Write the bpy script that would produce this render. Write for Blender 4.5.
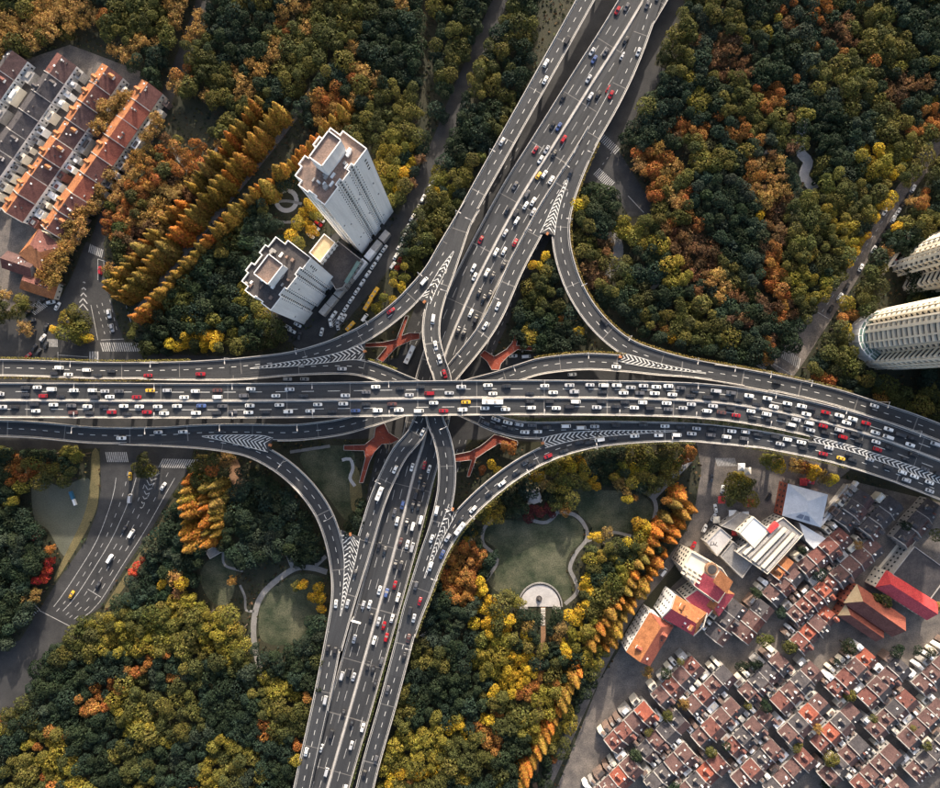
import bpy, bmesh, math, random
import numpy as np
from mathutils import Vector
random.seed(7); RNG = np.random.default_rng(7)
R = math.radians
for o in list(bpy.data.objects): bpy.data.objects.remove(o)
SC = bpy.context.scene; COL = SC.collection
# ------------------------------------------------------------------ camera, sky, sun, exposure
H, F = 330.0, 600.0                      # drone height (m), focal length in photo pixels
cam = bpy.data.cameras.new('camera'); cam.sensor_width = 36; cam.lens = 36 * F / 940
cam.clip_start = 1; cam.clip_end = 4000
camo = bpy.data.objects.new('camera', cam); camo.location = (0, 0, H); camo.rotation_euler = (0, 0, 0)
COL.objects.link(camo); SC.camera = camo
SUN_EL, SUN_AZ = R(22), R(7)             # azimuth clockwise from +Y
wd = bpy.data.worlds.new('World'); SC.world = wd; wd.use_nodes = True
nt = wd.node_tree; nt.nodes.clear()
sky = nt.nodes.new('ShaderNodeTexSky'); sky.sky_type = 'NISHITA'; sky.sun_disc = False
sky.sun_elevation = SUN_EL; sky.sun_rotation = SUN_AZ; sky.air_density = 1.0; sky.dust_density = 5.0; sky.ozone_density = 0.6
bg = nt.nodes.new('ShaderNodeBackground'); bg.inputs[1].default_value = 0.15
wo = nt.nodes.new('ShaderNodeOutputWorld')
nt.links.new(sky.outputs[0], bg.inputs[0]); nt.links.new(bg.outputs[0], wo.inputs[0])
sl = bpy.data.lights.new('sun', 'SUN'); sl.energy = 4.2; sl.angle = R(1.0); sl.color = (1.0, 0.87, 0.72)
so = bpy.data.objects.new('sun', sl); so.rotation_euler = (math.pi / 2 - SUN_EL, 0, math.pi - SUN_AZ); so.location = (0, 0, 200)
COL.objects.link(so)
sd = Vector((math.sin(SUN_AZ) * math.cos(SUN_EL), math.cos(SUN_AZ) * math.cos(SUN_EL), math.sin(SUN_EL)))
so.rotation_euler = sd.to_track_quat('Z', 'Y').to_euler()
SC.view_settings.view_transform = 'Standard'; SC.view_settings.look = 'None'
SC.view_settings.exposure = 0.95; SC.view_settings.gamma = 1
SC.render.engine = 'CYCLES'; SC.cycles.max_bounces = 5; SC.cycles.diffuse_bounces = 3; SC.cycles.glossy_bounces = 2; SC.cycles.transmission_bounces = 2; SC.render.resolution_x = 1024; SC.render.resolution_y = 858

def P(px, py, z=0.0):
    s = (H - z) / F
    return Vector(((px - 470) * s, (394 - py) * s, z))

# ------------------------------------------------------------------ materials
MATS = {}
def mat(name, c, c2=None, scale=0.3, rough=0.85, detail=6, objcol=False, stretch=None, bump=0.0, metal=0.0, vscale=None, fine=0.0, spec=0.3, contrast=(0.3, 0.7)):
    if name in MATS: return MATS[name]
    m = bpy.data.materials.new(name); m.use_nodes = True; t = m.node_tree; n = t.nodes; L = t.links
    b = n['Principled BSDF']; b.inputs['Roughness'].default_value = rough; b.inputs['Metallic'].default_value = metal
    b.inputs['Specular IOR Level'].default_value = spec
    geo = n.new('ShaderNodeNewGeometry'); vec = geo.outputs['Position']
    if stretch:
        mp = n.new('ShaderNodeMapping'); mp.inputs['Scale'].default_value = stretch
        tc = n.new('ShaderNodeTexCoord'); L.new(tc.outputs['UV'], mp.inputs[0]); vec = mp.outputs[0]
    if vscale:
        mv = n.new('ShaderNodeMapping'); mv.inputs['Scale'].default_value = vscale; L.new(vec, mv.inputs[0]); vec = mv.outputs[0]
    nz = n.new('ShaderNodeTexNoise'); nz.inputs['Scale'].default_value = scale; nz.inputs['Detail'].default_value = detail
    nz.inputs['Roughness'].default_value = 0.65
    L.new(vec, nz.inputs['Vector'])
    rp = n.new('ShaderNodeMapRange'); rp.inputs[1].default_value = contrast[0]; rp.inputs[2].default_value = contrast[1]
    L.new(nz.outputs[0], rp.inputs[0])
    mx = n.new('ShaderNodeMix'); mx.data_type = 'RGBA'
    mx.inputs[6].default_value = (*c, 1); mx.inputs[7].default_value = (*(c2 or c), 1)
    L.new(rp.outputs[0], mx.inputs[0]); out = mx.outputs[2]
    if objcol:
        oi = n.new('ShaderNodeObjectInfo'); mm = n.new('ShaderNodeMix'); mm.data_type = 'RGBA'; mm.blend_type = 'MULTIPLY'
        mm.inputs[0].default_value = 1; L.new(out, mm.inputs[6]); L.new(oi.outputs['Color'], mm.inputs[7]); out = mm.outputs[2]
    if fine:
        n2 = n.new('ShaderNodeTexNoise'); n2.inputs['Scale'].default_value = 1.6; n2.inputs['Detail'].default_value = 3
        L.new(geo.outputs['Position'], n2.inputs['Vector'])
        r2 = n.new('ShaderNodeMapRange'); r2.inputs[1].default_value = .3; r2.inputs[2].default_value = .7
        r2.inputs[3].default_value = 1 - fine; r2.inputs[4].default_value = 1 + fine; L.new(n2.outputs[0], r2.inputs[0])
        vm = n.new('ShaderNodeVectorMath'); vm.operation = 'SCALE'; L.new(out, vm.inputs[0]); L.new(r2.outputs[0], vm.inputs['Scale']); out = vm.outputs[0]
    L.new(out, b.inputs['Base Color'])
    if bump:
        bp = n.new('ShaderNodeBump'); bp.inputs['Strength'].default_value = bump; bp.inputs['Distance'].default_value = 0.3
        L.new(nz.outputs[0], bp.inputs['Height']); L.new(bp.outputs[0], b.inputs['Normal'])
    MATS[name] = m; return m

def roof_mat(name, c, c2, pitch=0.9):
    """tiled roof: colour wear by noise, tile courses as fine relief"""
    m = mat(name, c, c2, scale=0.35, rough=0.8, fine=0.25); t = m.node_tree; n = t.nodes; L = t.links
    tc = n.new('ShaderNodeTexCoord'); w = n.new('ShaderNodeTexWave'); w.inputs['Scale'].default_value = 3.0 / pitch; w.bands_direction = 'Y'
    L.new(tc.outputs['UV'], w.inputs[0]); bp = n.new('ShaderNodeBump'); bp.inputs['Strength'].default_value = .6; bp.inputs['Distance'].default_value = .12
    L.new(w.outputs[1], bp.inputs['Height']); L.new(bp.outputs[0], n['Principled BSDF'].inputs['Normal']); return m

def leaf_mat(name, attr=False):
    m = bpy.data.materials.new(name); m.use_nodes = True; t = m.node_tree; n = t.nodes; L = t.links
    b = n['Principled BSDF']; b.inputs['Roughness'].default_value = .75; b.inputs['Specular IOR Level'].default_value = .2
    if attr:
        a = n.new('ShaderNodeAttribute'); a.attribute_name = 'leafcol'; src = a.outputs['Color']
    else:
        oi = n.new('ShaderNodeObjectInfo'); src = oi.outputs['Color']
    g = n.new('ShaderNodeNewGeometry')
    r = n.new('ShaderNodeMapRange'); r.inputs[3].default_value = .55; r.inputs[4].default_value = 1.5
    L.new(g.outputs['Random Per Island'], r.inputs[0])
    vm = n.new('ShaderNodeVectorMath'); vm.operation = 'SCALE'; L.new(src, vm.inputs[0]); L.new(r.outputs[0], vm.inputs['Scale'])
    hs = n.new('ShaderNodeHueSaturation'); h = n.new('ShaderNodeMapRange'); h.inputs[3].default_value = .475; h.inputs[4].default_value = .525
    ml = n.new('ShaderNodeMath'); ml.operation = 'MULTIPLY'; ml.inputs[1].default_value = 7.31
    fr = n.new('ShaderNodeMath'); fr.operation = 'FRACT'
    L.new(g.outputs['Random Per Island'], ml.inputs[0]); L.new(ml.outputs[0], fr.inputs[0]); L.new(fr.outputs[0], h.inputs[0])
    L.new(h.outputs[0], hs.inputs['Hue']); L.new(vm.outputs[0], hs.inputs['Color'])
    L.new(hs.outputs[0], b.inputs['Base Color'])
    tr = n.new('ShaderNodeBsdfTranslucent'); L.new(hs.outputs[0], tr.inputs[0])
    ms = n.new('ShaderNodeMixShader'); ms.inputs[0].default_value = .3
    L.new(b.outputs[0], ms.inputs[1]); L.new(tr.outputs[0], ms.inputs[2])
    L.new(ms.outputs[0], n['Material Output'].inputs[0]); return m

M_ASPH = mat('asphalt', (.025, .027, .031), (.055, .057, .061), scale=1, rough=.8, stretch=(.55, .022, 1), fine=.14, contrast=(.25, .75))
def patch_up(m, sx, sy, amt):
    """resurfaced stretches: random tone per lane-wide panel"""
    t = m.node_tree; n = t.nodes; L = t.links; b = n['Principled BSDF']; src = b.inputs['Base Color'].links[0].from_socket
    tc = n.new('ShaderNodeTexCoord'); mp = n.new('ShaderNodeMapping'); mp.inputs['Scale'].default_value = (sx, sy, 1); L.new(tc.outputs['UV'], mp.inputs[0])
    fl = n.new('ShaderNodeVectorMath'); fl.operation = 'FLOOR'; L.new(mp.outputs[0], fl.inputs[0]); wn = n.new('ShaderNodeTexWhiteNoise'); L.new(fl.outputs[0], wn.inputs[0])
    mr = n.new('ShaderNodeMapRange'); mr.inputs[3].default_value = 1 - amt; mr.inputs[4].default_value = 1 + amt; L.new(wn.outputs[0], mr.inputs[0])
    vm = n.new('ShaderNodeVectorMath'); vm.operation = 'SCALE'; L.new(src, vm.inputs[0]); L.new(mr.outputs[0], vm.inputs['Scale']); L.new(vm.outputs[0], b.inputs['Base Color'])
patch_up(M_ASPH, .26, .031, .16)
M_ASPH_G = mat('street_asphalt', (.026, .027, .029), (.062, .061, .061), scale=.09, rough=.85, fine=.16)
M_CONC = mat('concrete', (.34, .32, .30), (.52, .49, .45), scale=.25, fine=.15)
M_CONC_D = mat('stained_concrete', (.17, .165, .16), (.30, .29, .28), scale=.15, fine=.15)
M_PAINT = mat('road_paint', (.50, .49, .46), (.74, .73, .70), scale=.8, rough=.6)
M_PAINT_W = mat('worn_road_paint', (.22, .215, .21), (.58, .57, .55), scale=.9, rough=.6)
M_JOINT = mat('joint_patch', (.14, .135, .13), (.20, .19, .18), scale=.5)
M_RED = mat('red_paving', (.17, .036, .025), (.29, .068, .038), scale=.22, fine=.25)
M_WHITE = mat('white_render', (.72, .71, .69), (.90, .885, .86), scale=.35, fine=.06, vscale=(1, 1, .06), contrast=(.3, .6))
M_CREAM = mat('cream_render', (.62, .56, .46), (.76, .70, .58), scale=.1, fine=.06)
M_WALLG = mat('grey_render', (.26, .25, .24), (.42, .40, .38), scale=.2, fine=.15)
M_GLASS = mat('dark_glass', (.022, .026, .031), (.045, .050, .056), rough=.12, spec=.6)
M_GREENGL = mat('green_glass', (.10, .17, .15), (.16, .24, .21), rough=.15, spec=.6)
M_STEEL = mat('galvanised_steel', (.38, .38, .39), (.48, .48, .48), rough=.5)
M_SLATE = mat('bitumen_roof', (.030, .030, .036), (.085, .075, .072), scale=.12, fine=.25)
M_RUST = mat('weathered_roof', (.10, .085, .080), (.30, .20, .155), scale=.10, fine=.25)
M_TAN = mat('tan_roof', (.40, .29, .17), (.52, .40, .25), scale=.2, fine=.1)
M_GREYROOF = mat('grey_roof', (.16, .155, .155), (.30, .29, .28), scale=.15, fine=.2)
M_METAL = mat('metal_sheet_roof', (.40, .43, .48), (.55, .57, .61), scale=.2, rough=.5, fine=.06)
M_WMETAL = mat('white_sheet_roof', (.62, .62, .62), (.75, .74, .72), scale=.2, rough=.55, fine=.06)
M_SOLAR = mat('solar_panel', (.13, .15, .20), (.18, .20, .26), rough=.3)
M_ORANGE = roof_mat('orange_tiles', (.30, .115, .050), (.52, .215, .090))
M_MAROON = roof_mat('maroon_tiles', (.13, .052, .046), (.22, .095, .078))  # maroon tiles; on orange and church roofs also paints the shaded slope
M_BROWN = roof_mat('brown_tiles', (.090, .052, .050), (.17, .10, .092))
M_GREYT = roof_mat('grey_tiles', (.055, .052, .058), (.11, .10, .105))
M_REDT = roof_mat('red_tiles', (.55, .045, .055), (.66, .09, .08))
M_PINKT = roof_mat('crimson_tiles', (.42, .060, .085), (.55, .10, .12))
M_BROT = roof_mat('rust_tiles', (.25, .070, .050), (.38, .120, .075))
M_SOIL = mat('forest_floor', (.018, .024, .014), (.050, .046, .028), scale=.06, fine=.35, bump=.4)
M_LAWN = mat('lawn_grass', (.026, .038, .020), (.105, .105, .066), scale=.07, fine=.45, contrast=(.40, .64), detail=9)
M_LAWN2 = mat('dry_lawn', (.085, .092, .068), (.125, .125, .095), scale=.05, fine=.2)
M_VERGE = mat('dry_verge', (.085, .080, .038), (.19, .150, .070), scale=.1, fine=.25)
M_PATH = mat('path_paving', (.17, .165, .16), (.27, .26, .25), scale=.2, fine=.1)
M_PLAZA = mat('pale_paving', (.36, .345, .34), (.50, .48, .47), scale=.2, fine=.08)
M_PAVE = mat('pavement_slabs', (.075, .070, .068), (.20, .172, .150), scale=.14, fine=.3)
M_BROWNP = mat('brown_paving', (.22, .12, .07), (.33, .20, .12), scale=.3, fine=.15)
M_BARK = mat('bark', (.06, .045, .035), (.10, .08, .06), scale=2)
M_LEAF = leaf_mat('leaves'); M_LEAFA = leaf_mat('leaves_mass', True)
def paint_mat():
    m = bpy.data.materials.new('car_paint'); m.use_nodes = True; n = m.node_tree.nodes; b = n['Principled BSDF']
    oi = n.new('ShaderNodeObjectInfo'); m.node_tree.links.new(oi.outputs['Color'], b.inputs['Base Color'])
    b.inputs['Roughness'].default_value = .35; b.inputs['Coat Weight'].default_value = .4; return m
M_CAR = paint_mat(); M_TYRE = mat('tyre_rubber', (.015, .015, .015), (.02, .02, .02))
M_LAMP = mat('lamp_lens', (.6, .55, .5), (.7, .65, .6), rough=.3)

# ------------------------------------------------------------------ object helpers
def link(name, me, mats, parent=None, kind=None):
    o = bpy.data.objects.new(name, me); COL.objects.link(o)
    if me is not None and mats is not None and not me.materials:
        for m in (mats if isinstance(mats, (list, tuple)) else [mats]): me.materials.append(m)
    if parent is not None: o.parent = parent
    if kind: o['kind'] = kind
    return o
def tag(o, label, cat, group=None):
    o['label'] = label; o['category'] = cat
    if group: o['group'] = group
    return o
def empty(name, loc, label=None, cat=None, group=None):
    e = bpy.data.objects.new(name, None); e.location = loc; e.empty_display_size = 1; COL.objects.link(e)
    if label: tag(e, label, cat, group)
    return e
class MB:
    """collects geometry in world space; build() links it as one mesh (local to its parent)"""
    def __init__(s): s.v = []; s.f = []; s.mi = []; s.uv = {}
    def add(s, vs, fs, mi=0, uv=None):
        b = len(s.v); s.v += [tuple(v) for v in vs]
        if uv is not None:
            for i, u in enumerate(uv): s.uv[b + i] = u
        for f in fs: s.f.append(tuple(b + i for i in f)); s.mi.append(mi)
    def box(s, c, size, rot=0.0, mi=0):
        cx, cy, cz = c; a, b, h = size[0] / 2, size[1] / 2, size[2] / 2; co, si = math.cos(rot), math.sin(rot)
        vs = []
        for z in (-h, h):
            for x, y in ((-a, -b), (a, -b), (a, b), (-a, b)):
                vs.append((cx + x * co - y * si, cy + x * si + y * co, cz + z))
        s.add(vs, [(3, 2, 1, 0), (4, 5, 6, 7), (0, 1, 5, 4), (1, 2, 6, 5), (2, 3, 7, 6), (3, 0, 4, 7)], mi)
    def prism(s, poly, z0, z1, mi=0, cap=True, bottom=False, capmi=None):
        n = len(poly); vs = [(p[0], p[1], z0) for p in poly] + [(p[0], p[1], z1) for p in poly]
        s.add(vs, [(i, (i + 1) % n, n + (i + 1) % n, n + i) for i in range(n)], mi)
        if cap: s.add([(p[0], p[1], z1) for p in poly], [tuple(range(n))], mi if capmi is None else capmi)
        if bottom: s.add([(p[0], p[1], z0) for p in poly], [tuple(range(n - 1, -1, -1))], mi)
    def cyl(s, c, r, h, n=10, r2=None, mi=0):
        r2 = r if r2 is None else r2
        a = [(c[0] + r * math.cos(6.28319 * i / n), c[1] + r * math.sin(6.28319 * i / n), c[2]) for i in range(n)]
        b = [(c[0] + r2 * math.cos(6.28319 * i / n), c[1] + r2 * math.sin(6.28319 * i / n), c[2] + h) for i in range(n)]
        s.add(a + b, [(i, (i + 1) % n, n + (i + 1) % n, n + i) for i in range(n)] + [tuple(range(n, 2 * n))], mi)
    def mesh(s, name, org=(0, 0, 0)):
        me = bpy.data.meshes.new(name)
        me.from_pydata([(v[0] - org[0], v[1] - org[1], v[2] - org[2]) for v in s.v], [], s.f)
        me.polygons.foreach_set('material_index', s.mi)
        if s.uv:
            ul = me.uv_layers.new(name='UVMap'); vi = np.empty(len(me.loops), int); me.loops.foreach_get('vertex_index', vi)
            ar = np.array([s.uv.get(i, (0, 0)) for i in range(len(s.v))], float)[vi]; ul.data.foreach_set('uv', ar.ravel())
        me.update(); return me
    def build(s, name, mats, parent=None, kind=None):
        org = parent_world(parent) if parent is not None else (0, 0, 0)
        return link(name, s.mesh(name, org), mats, parent, kind)
def parent_world(p):
    x = Vector((0, 0, 0))
    while p is not None: x = x + Vector(p.location); p = p.parent
    return x
def ordinal(i): return '%d%s' % (i, 'th' if 10 <= i % 100 <= 20 else {1: 'st', 2: 'nd', 3: 'rd'}.get(i % 10, 'th'))
def smooth(pts, step):
    """Catmull-Rom through nD points, resampled about every `step` of xy"""
    p = [np.array(q, float) for q in pts]; p = [2 * p[0] - p[1]] + p + [2 * p[-1] - p[-2]]; out = []
    for i in range(1, len(p) - 2):
        a, b, c, d = p[i - 1:i + 3]; n = max(1, int(np.linalg.norm((c - b)[:2]) / step))
        for k in range(n):
            t = k / n; out.append(.5 * (2 * b + (c - a) * t + (2 * a - 5 * b + 4 * c - d) * t * t + (3 * b - a - 3 * c + d) * t ** 3))
    out.append(p[-2]); return np.array(out)
# footprint mask in photo pixels of the ground plane (for planting)
PAD = 80; MW, MH = 940 + 2 * PAD, 788 + 2 * PAD
BLOCK = np.zeros((MH, MW), bool); YY, XX = np.mgrid[0:MH, 0:MW]
def raster(poly):
    poly = np.array(poly, float) + PAD; m = np.zeros((MH, MW), bool)
    x0, y0 = np.floor(poly.min(0)).astype(int); x1, y1 = np.ceil(poly.max(0)).astype(int) + 1
    x0, y0 = max(x0, 0), max(y0, 0); x1, y1 = min(x1, MW), min(y1, MH)
    if x1 <= x0 or y1 <= y0: return m
    X, Y = XX[y0:y1, x0:x1] + .5, YY[y0:y1, x0:x1] + .5; ins = np.zeros(X.shape, bool); n = len(poly)
    for i in range(n):
        (ax, ay), (bx, by) = poly[i], poly[(i + 1) % n]
        if ay == by: continue
        c = ((ay > Y) != (by > Y)) & (X < (bx - ax) * (Y - ay) / (by - ay) + ax); ins ^= c
    m[y0:y1, x0:x1] = ins; return m
def block(poly): BLOCK[raster(poly)] = True
def block_quads(Lp, Rp):
    for i in range(len(Lp) - 1): BLOCK[raster([Lp[i], Lp[i + 1], Rp[i + 1], Rp[i]])] = True
def w2p(v): return ((v[0]) * F / H + 470, 394 - v[1] * F / H)
def is_blocked(v, r=0):
    x, y = w2p(v); x, y = int(x + PAD), int(y + PAD)
    if not (r <= x < MW - r and r <= y < MH - r): return False
    return BLOCK[y - r:y + r + 1, x - r:x + r + 1].any()
# ------------------------------------------------------------------ ground sheets
def sheet(name, pts, z, m, kind='structure', blk=True, parent=None):
    if name in ('lawn', 'verge'):
        n = len(pts); c = smooth([pts[i % n] for i in range(-3, n + 4)], 3.0); d = np.hypot(*(c - np.array(pts[0])).T); i0 = int(np.argmin(d[:len(c) // 2])); i1 = len(c) // 2 + int(np.argmin(d[len(c) // 2:])); pts = [tuple(q) for q in c[i0:i1]]
    mb = MB(); ps = [P(x, y, 0) for x, y in pts]; mb.add([(p.x, p.y, z) for p in ps], [tuple(range(len(ps)))])
    o = mb.build(name, m, parent, kind)
    o.data.validate(); 
    if o.data.polygons[0].normal.z < 0: o.data.flip_normals()
    if blk: block(pts)
    return o
def ribbon(name, pts, hw, z, m, kind='structure', blk=True, kerb=None):
    c = smooth(pts, 3); w = np.interp(np.arange(len(c)), [0, len(c) - 1], [hw, hw]) if np.isscalar(hw) else np.interp(np.linspace(0, 1, len(c)), np.linspace(0, 1, len(hw)), hw)
    t = np.gradient(c, axis=0); t /= np.linalg.norm(t, axis=1)[:, None]; nrm = np.stack([t[:, 1], -t[:, 0]], 1)
    Lp, Rp = c + nrm * w[:, None], c - nrm * w[:, None]; n = len(c); mb = MB()
    if blk: block_quads(Lp, Rp)
    mb.add([(P(*q).x, P(*q).y, z) for q in Lp] + [(P(*q).x, P(*q).y, z) for q in Rp], [(i, i + 1, n + i + 1, n + i) for i in range(n - 1)],
           uv=[(0, i * 3.) for i in range(n)] + [(10., i * 3.) for i in range(n)])
    o = mb.build(name, m, None, kind)
    if o.data.polygons[0].normal.z < 0: o.data.flip_normals()
    if kerb:
        kb = MB()
        for S in (Lp, Rp):
            q = [P(*a) for a in S]
            for a, b in zip(q[:-1], q[1:]):
                d = b - a; kb.box(((a.x + b.x) / 2, (a.y + b.y) / 2, z + .06), (d.length, .35, .16), math.atan2(d.y, d.x))
        kb.build('kerb', M_CONC, o)
    return o
gm = MB(); gm.add([(-1800, -1800, 0), (1800, -1800, 0), (1800, 1800, 0), (-1800, 1800, 0)], [(0, 1, 2, 3)])
gm.build('ground', M_SOIL, None, 'structure')
# streets under and around the interchange
ribbon('street_east_west', [(-70, 400), (22, 400), (240, 400), (440, 398), (560, 398), (690, 402), (770, 412), (854, 432), (920, 455), (1010, 490)], [50, 50, 46, 40, 40, 44, 44, 40, 36, 36], .02, M_ASPH_G)
ribbon('street_north_south', [(670, -60), (590, 87), (552, 148), (519, 201), (484, 265), (465, 306), (447, 350), (433, 398), (424, 440), (415, 470), (401, 524), (387, 578), (370, 639), (328, 790), (310, 850)], [40, 44, 46, 46, 46, 46, 46, 44, 42, 40, 36, 36, 36, 36, 36], .05, M_ASPH_G)
sheet('street_junction', [(-40, 318), (22, 320), (48, 306), (62, 296), (74, 272), (86, 242), (104, 246), (106, 268), (109, 290), (116, 318), (126, 345), (150, 352), (150, 372), (-40, 372)], .08, M_ASPH_G)
ribbon('side_street', [(95, 250), (104, 222), (118, 192), (134, 165), (152, 130), (170, 90), (200, 10), (215, -50)], 6.5, .065, M_ASPH_G)
ribbon('redwood_avenue', [(340, 55), (300, 108), (272, 145), (252, 170), (224, 204), (190, 245), (160, 282), (136, 316)], 4.2, .04, M_PAVE)
ribbon('tower_street', [(300, 352), (322, 332), (346, 305), (372, 275), (395, 241), (413, 206), (428, 172), (440, 145), (462, 90), (500, 0), (515, -50)], [12, 11, 10, 9.5, 9, 9, 8.5, 8, 8, 8], .09, M_ASPH_G)
sheet('tower_forecourt', [(236, 330), (262, 312), (300, 268), (312, 246), (338, 232), (360, 245), (388, 212), (402, 216), (396, 236), (372, 268), (345, 300), (318, 328), (290, 342)], .07, M_ASPH_G, blk=False)
sheet('street_south_west', [(100, 440), (196, 440), (188, 470), (172, 494), (152, 528), (125, 568), (101, 607), (71, 627), (60, 645), (30, 690), (-40, 760), (-90, 720), (-30, 655), (20, 640), (39, 610), (57, 582), (86, 541), (97, 512), (101, 490)], .08, M_ASPH_G)
ribbon('park_road', [(778, 372), (792, 356), (806, 337), (822, 315), (848, 278), (869, 243), (893, 207), (920, 168), (960, 110), (1005, 45)], [15, 11, 9, 8, 8, 8, 8, 8, 8], .08, M_PAVE)
sheet('street_stub', [(600, 120), (640, 60), (668, 70), (628, 128), (618, 150), (650, 201), (653, 215), (629, 217), (611, 186), (582, 182), (588, 166), (598, 148)], .08, M_ASPH_G)
ribbon('back_street', [(712, 450), (706, 480), (700, 510), (690, 534), (668, 565), (645, 593), (631, 612), (615, 640), (590, 690), (545, 790), (530, 830)], [7, 6, 5, 4.5, 4.5, 4.5, 4.5, 4.5, 4.5], .09, M_PAVE)
sheet('market_square', [(696, 440), (830, 446), (850, 470), (835, 482), (788, 480), (780, 512), (748, 512), (700, 560), (688, 545), (698, 520), (703, 480)], .06, M_PAVE)
HY = sheet('housing_yard', [(700, 560), (748, 512), (780, 512), (790, 480), (840, 478), (930, 500), (1010, 520), (1010, 830), (540, 830), (600, 680), (625, 640), (668, 590)], .04, M_PAVE, blk=False)
sheet('housing_lane', [(-60, 205), (25, 60), (70, 45), (150, 75), (140, 110), (112, 160), (86, 205), (66, 240), (56, 296), (40, 310), (-60, 318)], .03, M_PAVE, blk=False); block([(-60, 205), (25, 60), (70, 45), (135, 75), (60, 190), (30, 235), (-60, 318)])
# lawns, verges, paths, squares
sheet('lawn', [(490, 520), (512, 520), (531, 523), (545, 525), (556, 516), (563, 514), (574, 518), (583, 528), (582, 541), (570, 553), (566, 568), (572, 590), (566, 602), (558, 592), (545, 584), (530, 586), (518, 598), (505, 596), (488, 582), (499, 565), (496, 549), (485, 540), (485, 528)], .03, M_LAWN)
sheet('lawn', [(574, 488), (600, 490), (632, 492), (650, 502), (652, 522), (628, 532), (598, 536), (590, 524), (578, 512)], .03, M_LAWN)
sheet('lawn', [(34, 478), (60, 486), (88, 478), (90, 500), (84, 522), (76, 545), (64, 556), (48, 530), (34, 518)], .03, M_LAWN2)
sheet('lawn', [(200, 575), (215, 555), (232, 560), (236, 580), (228, 604), (210, 600)], .03, M_LAWN)
sheet('lawn', [(262, 598), (280, 584), (298, 574), (322, 578), (324, 600), (300, 640), (262, 640)], .03, M_LAWN)
sheet('lawn', [(300, 456), (346, 446), (356, 470), (350, 520), (330, 500)], .03, M_LAWN)
sheet('verge', [(92, 452), (99, 452), (99, 492), (92, 520), (60, 575), (54, 578), (70, 545), (84, 515), (90, 485)], .045, M_VERGE)
sheet('verge', [(172, 500), (180, 497), (160, 535), (112, 604), (105, 606), (128, 570), (155, 530)], .045, M_VERGE)
sheet('verge', [(228, 470), (236, 458), (243, 478), (236, 488)], .05, M_BROWNP)
sheet('verge', [(350, 470), (358, 468), (362, 500), (352, 510)], .055, M_VERGE)
def path(pts, hw, m=M_PATH, z=.075): return ribbon('path', pts, hw, z, m, blk=True)
path([(558, 511.6), (575, 515), (585, 526), (587, 538.5), (576, 553), (570, 568), (575, 580), (577, 592), (565, 604)], 1.9)
path([(531, 520), (543, 522.6), (550.5, 520), (558, 511.6)], 1.7, z=.08)
path([(493, 519), (484, 528.7), (483, 543), (494, 554), (496.7, 563), (486, 580)], 1.7)
path([(587, 541), (611, 532.4), (631, 536)], 1.5, z=.07)
path([(631, 485), (651, 496), (656, 507), (654, 519)], 2.0)
path([(653, 497), (675, 475), (690, 460)], 3.2, z=.085)
path([(327, 572), (313, 568), (296, 568), (277, 580), (262, 595), (255, 614), (254, 640), (262, 680)], 2.8, M_PATH)
path([(293, 568), (288, 555)], 2.2, z=.08); path([(313, 568), (326, 556)], 2, z=.085)
path([(223, 551), (225, 565), (243, 571)], 1.2); path([(240, 585), (245, 597), (246, 610), (254, 611)], 1.2)
path([(342, 460), (350, 459), (353, 468), (350, 478), (355, 486)], 1.6, M_PLAZA)
path([(610, 232), (618, 246), (616, 262), (606, 276)], 5, z=.07)
path([(636, 266), (652, 272), (658, 282), (648, 292)], 2, z=.08)
path([(803, 120), (800, 150), (808, 162), (804, 176), (815, 190)], 5, M_PLAZA)
path([(690, 162), (730, 158), (780, 150)], 2)
path([(172, 148), (180, 160), (190, 172)], 2.5); path([(200, 170), (216, 150), (226, 130)], 1.6)
path([(290, 452), (330, 446)], 1.5)
# round paved ring with a bar across it
def ring(name, c, r0, r1, z, m):
    mb = MB(); n = 40; o = P(*c); a = [(o.x + r0 * math.cos(6.2832 * i / n), o.y + r0 * math.sin(6.2832 * i / n), z) for i in range(n)]
    b = [(o.x + r1 * math.cos(6.2832 * i / n), o.y + r1 * math.sin(6.2832 * i / n), z) for i in range(n)]
    mb.add(a + b, [(i, n + i, n + (i + 1) % n, (i + 1) % n) for i in range(n)]); return mb.build(name, m, None, 'structure')
ring('path', (286.5, 200.5), 4.3, 6.8, .08, M_PLAZA); path([(272, 203), (286, 201), (302, 204)], 1.4, z=.1)
block([(275, 190), (298, 190), (300, 214), (272, 214)])
path([(262, 218), (280, 222), (296, 222)], 1.4, z=.06)
# semicircular plaza with statue and a stepped walk
mb = MB(); c = P(540, 604.5); pl = [(c.x + 11 * math.cos(math.pi * i / 24) , c.y + 12 * math.sin(math.pi * i / 24) - 1) for i in range(25)]
mb.prism(pl, 0, .35); plz = mb.build('plaza', M_PLAZA, None, 'structure'); block([(518, 580), (562, 580), (564, 608), (516, 608)])
mb = MB(); n = 24
for i in range(n):
    a0, a1 = math.pi * i / n, math.pi * (i + 1) / n; am = (a0 + a1) / 2
    mb.box((c.x + 12 * math.cos(am), c.y + 13 * math.sin(am) - 1, .45), (.7, 1.75, .9), am)
for s in (-1, 1): mb.box((c.x + s * 9, c.y - 1.4, .6), (4.6, 1.4, 1.2))
mb.build('border_wall', M_CONC_D, plz)
ribbon('path', [(543, 607), (543, 622), (543, 645), (540, 690), (535, 790)], 2.4, .09, M_BROWNP); 
mb = MB()
for k in range(6): q = P(543, 609 + k * 3.0); mb.box((q.x, q.y, .12 + .04 * (6 - k)), (2.4, 1.2, .24 + .08 * (6 - k)))
mb.build('steps', M_CONC, plz)
st = empty('statue', P(539, 598, .35), 'dark bronze statue on a round plinth in the semicircular plaza', 'statue')
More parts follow.
